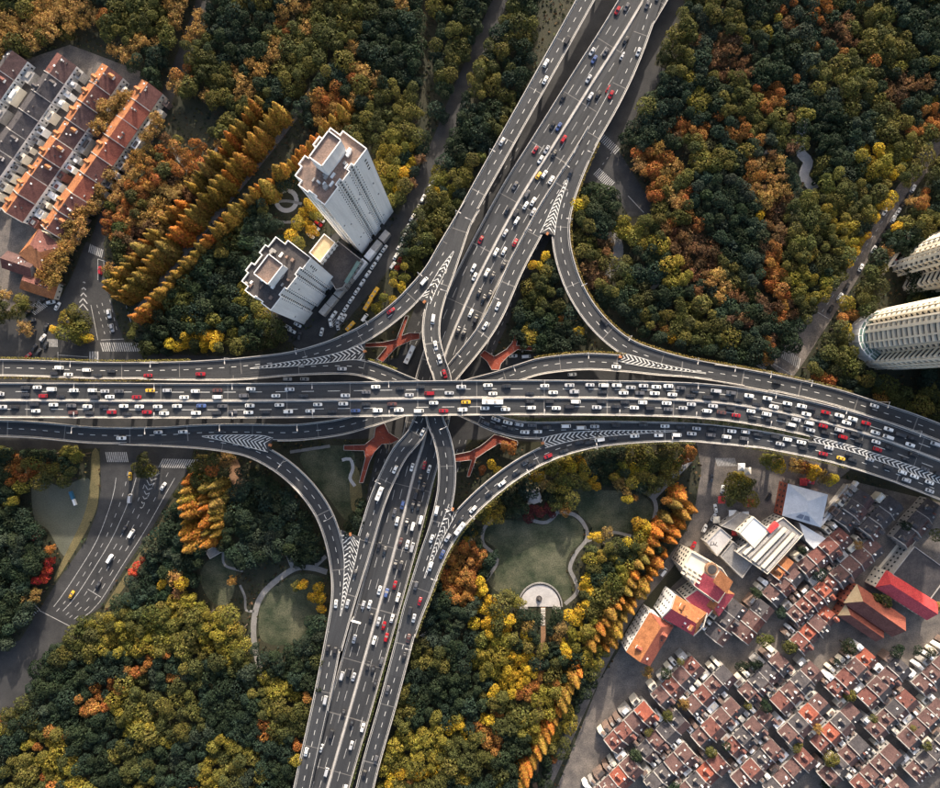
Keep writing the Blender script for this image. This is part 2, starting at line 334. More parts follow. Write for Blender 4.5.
mb = MB(); q = P(539, 598); mb.cyl((q.x, q.y, .35), 1.6, .7, 14); mb.build('plinth', M_SLATE, st)
mb = MB()
for r0, r1, z0, h in ((.75, .95, 1.05, .3), (.95, .6, 1.35, 1.0), (.6, .75, 2.35, .8), (.75, .28, 3.15, .35), (.28, .36, 3.5, .2), (.36, .2, 3.7, .35)): mb.cyl((q.x, q.y, z0), r0, h, 10, r1)
mb.build('figure', M_SLATE, st)
# kerbed crossings and street paint
def stripes(name, a, b, n, w, length, m=M_PAINT_W, z=.12, skew=0.0, parent=None):
    """zebra crossing: n bars between photo points a and b, each `length` px long across"""
    mb = MB(); A, B = np.array(a, float), np.array(b, float); d = (B - A) / np.linalg.norm(B - A); nn = np.array([-d[1], d[0]]) + skew * d
    for i in range(n):
        c = A + (B - A) * (i + .5) / n
        q = [c - d * w / 2 - nn * length / 2, c + d * w / 2 - nn * length / 2, c + d * w / 2 + nn * length / 2, c - d * w / 2 + nn * length / 2]
        mb.add([(P(*k).x, P(*k).y, z) for k in q], [(0, 1, 2, 3)])
    o = mb.build(name, m, parent, None if parent else 'structure'); 
    if o.data.polygons[0].normal.z < 0: o.data.flip_normals()
    return o
for a, b, n, w, l, sk in (((101, 347), (140, 347), 18, 1.1, 9, .3), ((89, 248), (103, 254), 9, .9, 8, .2), ((31, 312), (44, 303), 9, .9, 10, .3),
        ((47, 343), (58, 343), 6, 1, 8, 0), ((89, 357), (99, 357), 4, 1.6, 11, 0), ((106, 457), (128, 457), 12, 1, 10, .2), ((160, 463), (196, 464), 16, 1.2, 9, -.5),
        ((22, 622), (38, 606), 9, 1, 8, 0), ((596, 171), (612, 186), 12, .8, 9, 0), ((600, 136), (618, 152), 12, .8, 8, 0), ((760, 368), (776, 351), 13, .8, 9, .3), ((782, 352), (800, 364), 11, .8, 10, .4),
        ((716, 462), (736, 462), 15, .8, 8, .3), ((424, 632), (432, 644), 10, .7, 12, 0), ((330, 318), (340, 326), 7, .7, 6, 0)):
    stripes('zebra_crossing', a, b, n, w, l, skew=sk)
def lines(name, segs, w=.25, z=.115, m=M_PAINT_W):
    mb = MB()
    for s in segs:
        for a, b in zip(s[:-1], s[1:]):
            A, B = P(*a), P(*b); d = B - A; mb.box(((A.x + B.x) / 2, (A.y + B.y) / 2, z), (d.length, w, .012), math.atan2(d.y, d.x))
    return mb.build(name, m, None, 'structure')
def dashes(a, b, n, duty=.4):
    A, B = np.array(a, float), np.array(b, float); return [[tuple(A + (B - A) * i / n), tuple(A + (B - A) * (i + duty) / n)] for i in range(n)]
sg = [[(98, 259), (98, 280)], [(104, 262), (104, 272)], [(98, 259), (113, 264)], [(126, 305), (137, 343)], [(91, 305), (98, 340)], [(101, 340), (124, 339)], [(58, 352), (58, 362)], [(58, 355), (88, 357)]]
sg += dashes((97, 305), (106, 338), 5) + dashes((102, 303), (112, 338), 5) + dashes((110, 300), (118, 335), 4)
lines('road_markings', sg, .28)
for k in range(5):
    t = k / 4; w = 1.5 + 8 * t; y = 282 + 22 * t; x = 84 - 1 * t
    lines('road_markings', [[(x - w / 2, y + w * .55), (x, y), (x + w / 2 + .5, y + w * .7)]], .55, z=.118)
sg = [[(39, 610), (72, 627)], [(88, 589), (101, 597)]]
LE = smooth([(104, 470), (103, 492), (97, 516), (86, 545), (60, 586), (44, 610)], 1.0); RE = smooth([(186, 470), (170, 496), (150, 530), (125, 568), (101, 606), (76, 626)], 1.0)
ev = lambda Q, t: np.array([np.interp(t, np.linspace(0, 1, len(Q)), Q[:, k]) for k in (0, 1)])
for f_, n_ in ((.16, 0), (.30, 15), (.42, 0), (.56, 13), (.68, 15), (.80, 13), (.92, 0)):
    if n_ == 0: sg.append([tuple(ev(LE, t) * (1 - f_) + ev(RE, t) * f_) for t in np.linspace(.05, .95, 14)])
    else:
        for i in range(n_):
            t0, t1 = (i + random.uniform(.1, .25)) / n_, (i + .55) / n_; sg.append([tuple(ev(LE, t) * (1 - f_) + ev(RE, t) * f_) for t in (t0, t1)])
lines('road_markings', sg, .3)
for k in range(8):
    t = k / 7; x, y = 141 + 12 * t, 508 - 32 * t; w = 2 + 9 * t; nx, ny, dx_, dy_ = .936, .351, .351, -.936
    lines('road_markings', [[(x - nx * w / 2 + dx_ * w * .45, y - ny * w / 2 + dy_ * w * .45), (x, y), (x + nx * w / 2 + dx_ * w * .45, y + ny * w / 2 + dy_ * w * .45)]], .4, z=.118)
sg = dashes((822, 312), (900, 195), 16) + [[(770, 362), (792, 375)], [(817, 312), (829, 319)]] + dashes((628, 196), (644, 213), 1, .99) + dashes((612, 152), (600, 168), 3)
lines('road_markings', sg, .28)
for o0, o1 in ((-40, -40), (-34, -34), (38, 36), (44, 42)):
    sg = dashes((552 + o0, 148), (519 + o0, 201), 6) + dashes((519 + o0, 201), (484 + o0, 265), 7) + dashes((484 + o0, 265), (447 + o0, 350), 9) + dashes((424 + o1, 440), (401 + o1, 524), 9)
    lines('road_markings', sg, .25)
# ------------------------------------------------------------------ viaducts
# centre line (photo px, z), half width left / right of the direction of travel (photo px), lane divider positions (fraction -1..1), dash, period, median
ROADS = {}
def road(key, pts, wl, wr, dividers, dash=2.6, period=6.2, dz=0.0):
    w = [(*P(x, y, z)[:2], z + dz) for x, y, z in pts]; c = smooth(w, 3.0)
    t = np.gradient(c[:, :2], axis=0); t /= np.linalg.norm(t, axis=1)[:, None]; nrm = np.stack([-t[:, 1], t[:, 0]], 1)
    s = (H - c[:, 2]) / F; d = np.concatenate([[0], np.cumsum(np.linalg.norm(np.diff(c[:, :2], axis=0), axis=1))])
    ROADS[key] = dict(c=c, t=t, n=nrm, wl=wl * s, wr=wr * s, d=d, div=dividers, dash=dash, per=period)
road('ew', [(-80, 400.5, 26), (22, 400.5, 26), (240, 401, 26.4), (440, 398.3, 26.8), (560, 397.8, 26.4), (690, 400.5, 25), (770, 410.5, 24), (854, 430.5, 23), (920, 453, 22.5), (1020, 492, 22)], 17.8, 17.3, (-.5, .5), 6.2, 13.2, .05)
road('bk', [(-80, 367, 18), (22, 368, 18), (100, 370.5, 18), (176, 370, 18), (225, 367.5, 18), (250, 365.3, 18), (289, 360.5, 17.5), (320, 352.5, 17), (345, 343, 17), (372, 329, 16.5), (398, 309.5, 16.8), (417, 290.5, 16.5), (433, 271, 15.8), (447, 247, 15), (463, 220, 14), (480, 189, 13.5), (503, 148, 13), (540, 82, 12.5), (590, -8, 12), (640, -100, 12)], 8.4, 8.4, (0,), dz=.02)
road('lm', [(472, 206, 13.9), (463, 222, 14.1), (454, 248, 15), (445, 275, 15.9), (437, 297, 17.2), (432, 318, 19), (431.5, 338, 20.6), (436, 359, 22), (442.5, 379, 22), (441, 398, 22), (434.5, 417, 22), (441.5, 436, 21.6), (446.5, 460, 20.5), (446.8, 484, 19), (443.5, 505, 18), (437, 530, 17), (428, 556, 16), (419, 585, 15), (411, 612, 14), (404.5, 640, 13), (388, 703, 12), (368, 775, 11), (352, 850, 11)], 8.9, 8.9, (0,))
road('hi', [(685, -100, 9), (632, 58, 9), (586, 147, 9), (563, 184, 9), (546, 211, 9.2), (529, 242, 9.8), (514, 271, 10.5), (498, 308, 11.5), (485, 331, 12.2), (470, 351, 12.7), (455, 369, 12.7), (436, 393, 12.7), (424, 416, 12.7), (415, 435, 12.7), (400, 453, 12.4), (388, 476, 12), (378, 500, 11.5), (371, 522, 11), (363, 549, 10.5), (353.5, 580, 10.2), (346, 605, 10), (339, 630, 10), (334, 648, 10)], 8.5, 8.5, (0,), dz=.03)
road('g', [(590, 139, 9), (579, 163, 9), (570, 186, 9), (563, 209, 9), (560.5, 231, 9.2), (563.5, 256, 9.8), (573, 285, 10.5), (588, 311, 11.5), (607, 332.5, 12.5), (628, 348, 13.3), (655, 358.5, 14), (690, 367.8, 14.8), (735, 376, 15.5), (780, 384.5, 16)], 9, 9, (0,), dz=0)
road('cd', [(-80, 427, 17), (22, 429, 17), (95, 435, 17), (160, 435, 17), (198, 432.8, 17), (240, 432, 17), (289, 432.6, 16.6), (320, 430, 16.2), (347, 425.5, 16), (377, 416.5, 15.8), (410, 406, 15.8), (440, 396.5, 15.8), (470, 387, 15.5), (498, 379.5, 15), (520, 372.3, 14.5), (543, 365.8, 14), (585, 361.7, 13.6), (625, 363.8, 13.6), (660, 367.3, 14), (690, 369.5, 14.8), (739, 376.5, 15.6), (788, 386, 16.2), (836, 397.5, 17), (880, 411.5, 17.6), (920, 425, 18), (1020, 464, 18)], 8.4, 8.4, (0,), dz=.05)
road('j', [(120, 436, 17), (165, 438, 17), (198, 440, 16.9), (224, 443, 16.6), (248, 448, 16), (268, 457, 15.3), (288, 470.5, 14.5), (307, 489, 13.5), (323, 512, 12.3), (333, 538, 11.2), (339, 568, 10.5), (340, 598, 10), (333.5, 640, 10), (321, 703, 10), (304, 780, 10), (290, 850, 10)], 8.6, 8.6, (0,), dz=.01)
road('be', [(140, 371, 18), (190, 372, 18), (240, 371.6, 18), (289, 367.5, 17.6), (330, 365.8, 17.2), (352, 366.3, 17.2), (366, 368.8, 17.6), (382, 374, 18.3), (400, 381.5, 18.9), (425, 392, 18.9), (450, 403, 18.9), (475, 414, 18.9), (494, 422.8, 18.9), (516, 429, 19), (540, 430.4, 19), (582, 429.5, 19.3), (631, 429.7, 20), (690, 431.5, 21), (739, 436.3, 22), (783, 443.5, 22.8), (836, 455, 23), (885, 470, 22.6), (920, 483, 22.3), (1020, 522, 22)], 8.6, 8.6, (0,), dz=0)
road('n', [(760, 439.5, 22.4), (720, 435.5, 21.7), (690, 433, 21), (660, 433.2, 20.5), (631, 434.8, 20), (600, 438, 19.6), (578, 442.7, 19.3), (556, 449.5, 19), (530, 461.5, 18.7), (506, 477, 18.3), (482, 496.5, 17.8), (460, 519, 17.1), (444, 542, 16.5), (432.5, 566, 15.7), (423.5, 590, 14.9), (414, 614, 14), (407, 634, 13.2)], 8.6, 8.6, (0,), dz=.03)
road('ns', [(725, -140, 7.5), (635, 15, 7.5), (590, 87, 7.5), (552, 148, 7.5), (519, 201, 7.5), (484.5, 265, 7.5), (465, 306, 7.5), (447, 350, 7.5), (433, 398, 7.5), (424, 440, 7.5), (415, 470, 7.5), (401.5, 524, 7.5), (387, 578, 7.5), (370, 639, 7.5), (351, 706, 7.5), (327, 790, 7.5), (308, 860, 7.5)], 21, 22, (-.68, -.36, .36, .68), 5.5, 12.5)
VLAB = {'ew': 'topmost long viaduct with jammed traffic crossing the whole picture from left to right',
 'bk': 'upper left ramp viaduct curving from the left edge up to the top', 'lm': 'S-shaped ramp passing under the crossing just left of centre',
 'hi': 'ramp running from the top right of centre down to the lower left', 'g': 'curved ramp swinging round the upper right wood to the right-hand merge',
 'cd': 'ramp passing under the main deck from lower left to upper right edge', 'j': 'loop ramp curving from the lower left down to the bottom edge',
 'be': 'ramp passing under the main deck from upper left to lower right edge', 'n': 'curved ramp around the lower right park, merging left at the bottom',
 'ns': 'wide low diagonal expressway viaduct with a median running from top to bottom'}
VT = {}; ALLC = []
def edge(r, k, side, inset=0.0):
    c = r['c'][k]; w = (r['wl'][k] - inset) if side > 0 else -(r['wr'][k] - inset)
    return (c[0] + r['n'][k][0] * w, c[1] + r['n'][k][1] * w, c[2])
def pt(r, s, off, dz=0.0):
    """point at arc length s and lateral offset off (m, + left)"""
    x = np.interp(s, r['d'], r['c'][:, 0]); y = np.interp(s, r['d'], r['c'][:, 1]); z = np.interp(s, r['d'], r['c'][:, 2])
    nx = np.interp(s, r['d'], r['n'][:, 0]); ny = np.interp(s, r['d'], r['n'][:, 1]); return (x + nx * off, y + ny * off, z + dz)
def inside(key, q, inset=.7, dzmax=2.6):
    """is point q on the deck of another viaduct of about its height"""
    for k2, r in ROADS.items():
        if k2 == key: continue
        dx = r['c'][:, 0] - q[0]; dy = r['c'][:, 1] - q[1]; i = int(np.argmin(dx * dx + dy * dy))
        if i in (0, len(dx) - 1): continue
        if abs(r['c'][i, 2] - q[2]) > dzmax: continue
        off = -(dx[i] * r['n'][i, 0] + dy[i] * r['n'][i, 1])
        if -(r['wr'][i] - inset) < off < r['wl'][i] - inset: return True
    return False
GORE_W = []     # world polygons of gore patches (x, y, z)
# gore areas: (viaduct, line A, line B, apex towards tip?) both lines run tip -> nose, photo px
GORES = [('bk', [(250, 368.2), (289, 361.5), (320, 357), (345, 350.5), (365, 343)], [(250, 368.8), (289, 366.5), (328, 362.5), (348, 360), (365, 360)], False),
 ('cd', [(202, 436), (222, 435), (259, 435.2), (273, 438)], [(202, 436.6), (222, 440.5), (242, 445.5), (268, 452)], True),
 ('be', [(677, 430.6), (631, 430.3), (600, 430.8), (569, 432.5), (540, 438)], [(677, 431.4), (640, 433.6), (600, 437), (569, 441.5), (545, 448)], False),
 ('be', [(815, 436.5), (836, 441.5), (859, 448), (917, 467.5), (960, 484), (1005, 502)], [(812, 441.5), (836, 447.5), (859, 454), (917, 475), (960, 491), (1005, 509)], True),
 ('g', [(706, 372.8), (693, 370.6), (660, 363.5), (638, 357), (622, 353)], [(706, 373.8), (693, 372.2), (660, 368.7), (636, 365), (618, 361)], True),
 ('hi', [(568, 178), (563, 187), (555.4, 200.5), (546, 221), (540, 233)], [(569, 178), (565.5, 188), (560.5, 203), (556.5, 221), (554.5, 235)], True),
 ('bk', [(453.5, 251), (440.5, 268), (429, 287), (419, 300)], [(454, 251.5), (445, 272), (437, 288), (430, 304)], True),
 ('j', [(340, 616), (343, 590), (344.3, 567), (343.6, 553), (341, 530)], [(340.6, 616), (345.5, 598), (350, 580), (355.5, 560), (360, 538)], False),
 ('lm', [(424, 578), (432, 553), (441, 526), (449, 504)], [(424.8, 578.4), (434, 558), (444, 536.5), (456, 514)], False)]
for key, A, B, ap in GORES:
    r = ROADS[key]
    def lift(p, off=.2):
        z = 15.
        for _ in range(6):
            q = P(p[0], p[1], z); i = int(np.argmin((r['c'][:, 0] - q.x) ** 2 + (r['c'][:, 1] - q.y) ** 2)); z = r['c'][i, 2] + off
        zb = z
        for r2 in ROADS.values():
            dd = np.hypot(r2['c'][:, 0] - q.x, r2['c'][:, 1] - q.y); i = int(np.argmin(dd)); z2 = r2['c'][i, 2] + off
            if abs(z2 - zb) < 2.2 and dd[i] < max(r2['wl'][i], r2['wr'][i]) + 1.5: z = max(z, z2)
        return P(p[0], p[1], z)
    a = smooth(A, 2.0); b = smooth(B, 2.0); n = 60
    f = lambda q: np.stack([np.interp(np.linspace(0, 1, n), np.linspace(0, 1, len(q)), q[:, k]) for k in (0, 1)], 1)
    a, b = f(a), f(b); GORE_W.append((key, [lift(q) for q in a], [lift(q) for q in b], ap))
def in_gore(q):
    for _, a, b, _ in GORE_W:
        if abs(a[0].z - q[2]) > 4: continue
        poly = a + b[::-1]; ins = False; n = len(poly)
        for i in range(n):
            p, s = poly[i], poly[(i + 1) % n]
            if (p.y > q[1]) != (s.y > q[1]) and q[0] < (s.x - p.x) * (q[1] - p.y) / (s.y - p.y) + p.x: ins = not ins
        if ins: return True
    return False
LESS = {'be': ('bk',), 'j': ('cd',), 'hi': ('j',), 'g': ('hi', 'cd'), 'n': ('be', 'lm'), 'lm': ('bk',)}
def inside_of(keys, q):
    for k2 in keys:
        r = ROADS[k2]; dx = r['c'][:, 0] - q[0]; dy = r['c'][:, 1] - q[1]; i = int(np.argmin(dx * dx + dy * dy))
        if i in (0, len(dx) - 1) or abs(r['c'][i, 2] - q[2]) > 2.2: continue
        off = -(dx[i] * r['n'][i, 0] + dy[i] * r['n'][i, 1])
        if -(r['wr'][i] - .3) < off < r['wl'][i] - .3: return True
    return False
for key, r in ROADS.items():
    mid = len(r['c']) // 2; base = Vector((r['c'][mid, 0], r['c'][mid, 1], 0)); e = empty('viaduct', base, VLAB[key], 'overpass'); VT[key] = e
    n = len(r['c']); mb = MB()
    TL = [edge(r, k, 1) for k in range(n)]; TR = [edge(r, k, -1) for k in range(n)]
    BL = [edge(r, k, 1, 1.6) for k in range(n)]; BR = [edge(r, k, -1, 1.6) for k in range(n)]
    dep = 1.0
    wid = r['wl'] + r['wr']
    mb.add(TL + TR, [(i, n + i, n + i + 1, i + 1) for i in range(n - 1)], 0, uv=[(0, d) for d in r['d']] + [(w, d) for w, d in zip(wid, r['d'])])
    lo = lambda S, h: [(p[0], p[1], p[2] - h) for p in S]
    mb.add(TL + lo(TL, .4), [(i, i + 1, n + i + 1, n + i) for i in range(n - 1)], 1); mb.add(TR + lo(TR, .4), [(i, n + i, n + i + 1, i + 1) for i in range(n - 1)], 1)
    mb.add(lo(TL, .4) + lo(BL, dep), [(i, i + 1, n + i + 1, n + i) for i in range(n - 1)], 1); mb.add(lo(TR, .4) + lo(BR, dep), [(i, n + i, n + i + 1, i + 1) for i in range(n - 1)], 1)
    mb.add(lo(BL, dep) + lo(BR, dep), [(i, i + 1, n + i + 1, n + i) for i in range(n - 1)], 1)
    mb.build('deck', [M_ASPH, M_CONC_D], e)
    block_quads([w2p(p) for p in TL], [w2p(p) for p in TR])
    # parapets
    for side in (1, -1):
        keep = []
        for k in range(n):
            q = edge(r, k, side, .2); keep.append(not inside(key, q) and not in_gore(q))
        def prof(k):
            o, i = edge(r, k, side, -.05), edge(r, k, side, .45); z = o[2]
            return [(o[0], o[1], z - .5), (o[0], o[1], z + .95), (o[0] * .3 + i[0] * .7, o[1] * .3 + i[1] * .7, z + .95), (i[0], i[1], z + .3), (i[0], i[1], z - .05)]
        k = 0
        while k < n:
            if not keep[k]: k += 1; continue
            j = k
            while j + 1 < n and keep[j + 1]: j += 1
            if j - k >= 2:
                vs = sum([prof(q) for q in range(k, j + 1)], []); m = j - k
                fs = [(5 * q + a, 5 * q + a + 5, 5 * q + a + 6, 5 * q + a + 1) for q in range(m) for a in range(4)] + [(0, 1, 2, 3, 4), tuple(5 * m + a for a in (4, 3, 2, 1, 0))]
                if side < 0: fs = [f[::-1] for f in fs]
                mb = MB(); mb.add(vs, fs); mb.build('parapet', M_CONC, e)
            k = j + 1
    # paint
    mp = MB(); L = r['d'][-1]; wl, wr = float(r['wl'].mean()), float(r['wr'].mean())
    def seg(s0, s1, off, w, dz=.014):
        if key in LESS and inside_of(LESS[key], pt(r, (s0 + s1) / 2, off)): return
        m = max(1, int((s1 - s0) / 4))
        for j in range(m):
            a, b = s0 + (s1 - s0) * j / m, s0 + (s1 - s0) * (j + 1) / m
            mp.add([pt(r, a, off + w / 2, dz), pt(r, a, off - w / 2, dz), pt(r, b, off - w / 2, dz), pt(r, b, off + w / 2, dz)], [(0, 1, 2, 3)])
    for dv in r['div']:
        off = dv * (wl if dv > 0 else wr); s = random.uniform(0, r['per'])
        while s + r['dash'] < L: seg(s, s + r['dash'], off, .26); s += r['per']
    for off in (wl - .85, -(wr - .85)):
        s = 0
        while s + 4 < L:
            if not in_gore(pt(r, s + 2, off)) and not inside(key, pt(r, s + 2, off), 1.0, 2.2): seg(s, s + 4, off, .17)
            s += 4
    if key in ('ew', 'ns'):
        for off in (.75, -.75):
            s = 0
            while s + 4 < L: seg(s, s + 4, off, .15); s += 4
    mp.build('lane_markings', M_PAINT_W if key == 'ns' else M_PAINT, e, 'stuff')
    # expansion joints
    s = random.uniform(12, 25); mj = MB()
    while s < L - 5:
        wd_ = random.choice((.35, .35, .6)); mj.add([pt(r, s, wl - .5, .008), pt(r, s, -(wr - .5), .008), pt(r, s + wd_, -(wr - .5), .008), pt(r, s + wd_, wl - .5, .008)], [(0, 1, 2, 3)]); s += random.choice((30, 32, 34))
    mj.build('expansion_joints', M_JOINT, e, 'stuff')
    # median barrier on the two main lines
    if key in ('ew', 'ns'):
        mm = MB(); hw, hh = (.45, .85) if key == 'ew' else (.6, .7)
        for k in range(n - 1):
            def mprof(k):
                c = r['c'][k]; nn = r['n'][k]; q = lambda o, h: (c[0] + nn[0] * o, c[1] + nn[1] * o, c[2] + h)
                return [q(hw, 0), q(hw * .75, hh), q(-hw * .75, hh), q(-hw, 0)]
            mm.add(mprof(k) + mprof(k + 1), [(j, j + 4, j + 5, j + 1) for j in range(3)])
        mm.build('median_barrier', M_CONC, e)
    # piers
    s = 14.
    while s < L - 8:
        p = pt(r, s, 0); ok = True
        for k2, r2 in ROADS.items():
            if k2 == key: continue
            dd = np.hypot(r2['c'][:, 0] - p[0], r2['c'][:, 1] - p[1]); i = int(np.argmin(dd))
            if r2['c'][i, 2] < p[2] - 1.5 and dd[i] < max(r2['wl'][i], r2['wr'][i]) + 1.2: ok = False
        if ok:
            pm = MB(); i = int(np.argmin(np.abs(r['d'] - s))); a = math.atan2(r['n'][i][1], r['n'][i][0]); zt = p[2] - dep
            pm.box((p[0], p[1], zt - .6), (wl * 1.5, 1.8, 1.2), a)
            for o in ((-.45, .45) if wl > 8 else (0,)):
                pm.cyl((p[0] + math.cos(a) * o * wl, p[1] + math.sin(a) * o * wl, 0), .9, zt - 1.2, 12)
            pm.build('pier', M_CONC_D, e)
        s += 30
for key, a, b, ap in GORE_W:
    e = VT[key]; n = len(a); mb = MB()
    mb.add(a + b, [(i, i + 1, n + i + 1, n + i) for i in range(n - 1)], uv=[(0, i * 1.) for i in range(2 * n)])
    lo = [(p.x, p.y, p.z - .9) for p in a + b]; mb.add(lo, [(i, n + i, n + i + 1, i + 1) for i in range(n - 1)])
    mb.add([a[-1], b[-1], lo[n - 1], lo[2 * n - 1]], [(0, 1, 3, 2)])
    o = mb.build('gore_deck', M_ASPH, e)
    if o.data.polygons[0].normal.z < 0: o.data.flip_normals()
    mp = MB(); up = Vector((0, 0, .02))
    ln = sum((a[i + 1] - a[i]).length for i in range(n - 1)); cnt = int(ln / 2.3)
    A_ = np.array([tuple(v) for v in a]); B_ = np.array([tuple(v) for v in b]); ts = np.linspace(0, 1, n)
    at = lambda Q, t: Vector([float(np.interp(t, ts, Q[:, k])) for k in range(3)])
    for i in range(cnt):
        t = (i + .5) / cnt; w = (at(A_, t) - at(B_, t)).length
        if w < .8: continue
        sh = (-1 if ap else 1) * .42 * w / ln; dt = .85 / ln
        for Q in (A_, B_):
            mid = lambda t: (at(A_, t) + at(B_, t)) / 2
            q = [at(Q, min(max(t - sh / 2, 0), 1)), at(Q, min(max(t - sh / 2 + dt, 0), 1)), mid(min(max(t + sh + dt, 0), 1)), mid(min(max(t + sh, 0), 1))]
            mp.add([v + up for v in q], [(0, 1, 2, 3)])
    for Q in (A_, B_):
        for i in range(n - 1):
            p, q = Vector(Q[i]), Vector(Q[i + 1]); d = (q - p); 
            if d.length < 1e-4: continue
            nn = Vector((-d.y, d.x, 0)).normalized() * .13; mp.add([p + nn + up, p - nn + up, q - nn + up, q + nn + up], [(0, 1, 2, 3)])
    o = mp.build('chevron_markings', M_PAINT, e, 'stuff')
    # crash cushion at the nose
    c = (a[-1] + b[-1]) / 2; d = (at(A_, 1) - at(A_, .9)); 
    mb = MB(); mb.box((c.x, c.y, c.z + .5), (1.6, 1.2, 1.0), math.atan2(d.y, d.x)); mb.build('crash_cushion', M_ORANGE, e)
# ------------------------------------------------------------------ planter hedges along parapets (leafy strips)
def leaf_quads(C, size, nrm=None, flat=.5):
    """numpy leaf cards: centres C (n,3), sizes (n,), outward normals (n,3)"""
    n = len(C); g = RNG.normal(size=(n, 3)); 
    if nrm is not None: g = nrm + flat * g
    g /= np.linalg.norm(g, axis=1)[:, None]; h = RNG.normal(size=(n, 3)); u = np.cross(g, h); u /= np.linalg.norm(u, axis=1)[:, None]; v = np.cross(g, u)
    s = np.asarray(size)[:, None] / 2; V = np.stack([C - u * s - v * s * .7, C + u * s - v * s * .7, C + u * s + v * s * .7, C - u * s + v * s * .7], 1)
    return V.reshape(-1, 3)
def quad_mesh(name, V, cols=None):
    me = bpy.data.meshes.new(name); n = len(V) // 4
    me.vertices.add(4 * n); me.vertices.foreach_set('co', V.astype(np.float32).ravel()); me.loops.add(4 * n); me.loops.foreach_set('vertex_index', np.arange(4 * n, dtype=np.int32))
    me.polygons.add(n); me.polygons.foreach_set('loop_start', np.arange(0, 4 * n, 4, dtype=np.int32))
    if cols is not None:
        a = me.attributes.new('leafcol', 'FLOAT_COLOR', 'POINT'); a.data.foreach_set('color', np.c_[np.repeat(cols, 4, 0), np.ones(4 * n)].astype(np.float32).ravel())
    me.update(); return me
HEDGE = [('bk', 1, -60, 185, (.22, .19, .05)), ('bk', -1, -60, 250, (.24, .19, .06)), ('cd', 1, 530, 660, (.22, .17, .05)), ('g', 1, 560, 800, (.24, .18, .05)), ('cd', 1, 725, 850, (.2, .17, .06)),
         ('be', 1, 500, 700, (.08, .10, .035)), ('be', 1, 700, 806, (.16, .17, .04)), ('be', -1, 700, 840, (.20, .18, .06)), ('ns', 1, 330, 440, (.10, .12, .045)), ('ns', 1, 470, 600, (.22, .19, .06)),
         ('n', 1, 400, 700, (.22, .20, .07)), ('be', 1, 330, 395, (.22, .20, .05))]
for key, side, x0, x1, colr in HEDGE:
    r = ROADS[key]; e = VT[key]; C = []
    for k in range(len(r['c']) - 1):
        q = edge(r, k, side, -.55); q0 = edge(r, k, side, .2); px = q[0] / ((H - q[2]) / F) + 470
        if not (x0 <= px <= x1) or inside(key, q0) or in_gore(q0): continue
        if key == 'ns' and x0 > 450 and r['c'][k, 1] < 30: continue
        w = .75 if not (key == 'be' and side == 1 and x0 >= 500) else 1.6
        for j in range(int(60 * w)):
            t = random.random(); b = edge(r, k + 1, side, -.55)
            nx, ny = r['n'][k] * side; o = random.uniform(-.35, w)
            C.append((q[0] * (1 - t) + b[0] * t + nx * o, q[1] * (1 - t) + b[1] * t + ny * o, q[2] + .35 + random.uniform(-.35, .75)))
    if C:
        C = np.array(C); cols = np.array(colr) * RNG.uniform(.6, 1.3, (len(C), 1)); 
        V = leaf_quads(C - np.array(e.location), RNG.uniform(.25, .5, len(C)), np.tile((0, 0, 1.), (len(C), 1)), .7)
        link('planter_hedge', quad_mesh('planter_hedge', V, cols), M_LEAFA, e, 'stuff')
# ------------------------------------------------------------------ red footbridges at the four corners
FB = {'upper left of the crossing': [(735, 95), (690, 95), (662, 105), (690, 25), (676, 25), (640, 120), (585, 132), (510, 137), (510, 152), (600, 150), (560, 200), (585, 212), (640, 152), (700, 125), (735, 118)],
      'upper right of the crossing': [(80, 185), (100, 165), (140, 190), (190, 160), (212, 135), (235, 55), (249, 55), (230, 145), (310, 152), (310, 168), (235, 162), (195, 190), (167, 220), (160, 245), (130, 245), (110, 210)],
      'lower left of the crossing': [(555, 480), (590, 462), (608, 500), (652, 528), (620, 545), (580, 548), (550, 580), (530, 620), (504, 705), (488, 705), (513, 605), (508, 575), (425, 572), (425, 553), (510, 550), (548, 520)],
      'lower right of the crossing': [(-20, 590), (40, 578), (80, 558), (110, 535), (140, 508), (180, 518), (235, 535), (235, 552), (160, 545), (110, 575), (66, 605), (40, 680), (28, 680), (48, 612), (0, 618), (-20, 618)]}
for k, (nm, ol) in enumerate(FB.items()):
    ox = 240 if 'left' in nm else 460; z = 5.0
    pts = [P(ox + x / 4.087, 310 + y / 4.087, z) for x, y in ol]
    ar = sum(a.x * b.y - b.x * a.y for a, b in zip(pts, pts[1:] + pts[:1]))
    if ar < 0: pts = pts[::-1]
    c = sum(pts, Vector()) / len(pts); e = empty('footbridge', (c.x, c.y, 0), 'red-surfaced branching footbridge %s' % nm, 'footbridge')
    mb = MB(); mb.prism([(p.x, p.y) for p in pts], z - .5, z, bottom=True); mb.build('deck', M_RED, e)
    mb = MB()
    for a, b in zip(pts, pts[1:] + pts[:1]):
        d = b - a; mb.box(((a.x + b.x) / 2, (a.y + b.y) / 2, z + .35), (d.length, .16, 1.1), math.atan2(d.y, d.x))
    mb.build('railing', M_CONC, e)
    mb = MB(); xs_ = [p.x for p in pts]; ys_ = [p.y for p in pts]
    for i in range(0, len(pts)):
        p0 = pts[i]; m_ = (p0 + c) / 2; d = p0 - c; mb.box((m_.x * .7 + p0.x * .3, m_.y * .7 + p0.y * .3, z + .008), (1.3, .12, .012), math.atan2(d.y, d.x) + 1.57)
    mb.build('paving_joints', M_CONC_D, e, 'stuff')
    for i in range(0, len(pts), 3):
        q = c + (pts[i] - c) * .55; mb = MB(); mb.cyl((q.x, q.y, 0), .45, z - .5, 8); mb.build('column', M_CONC_D, e)
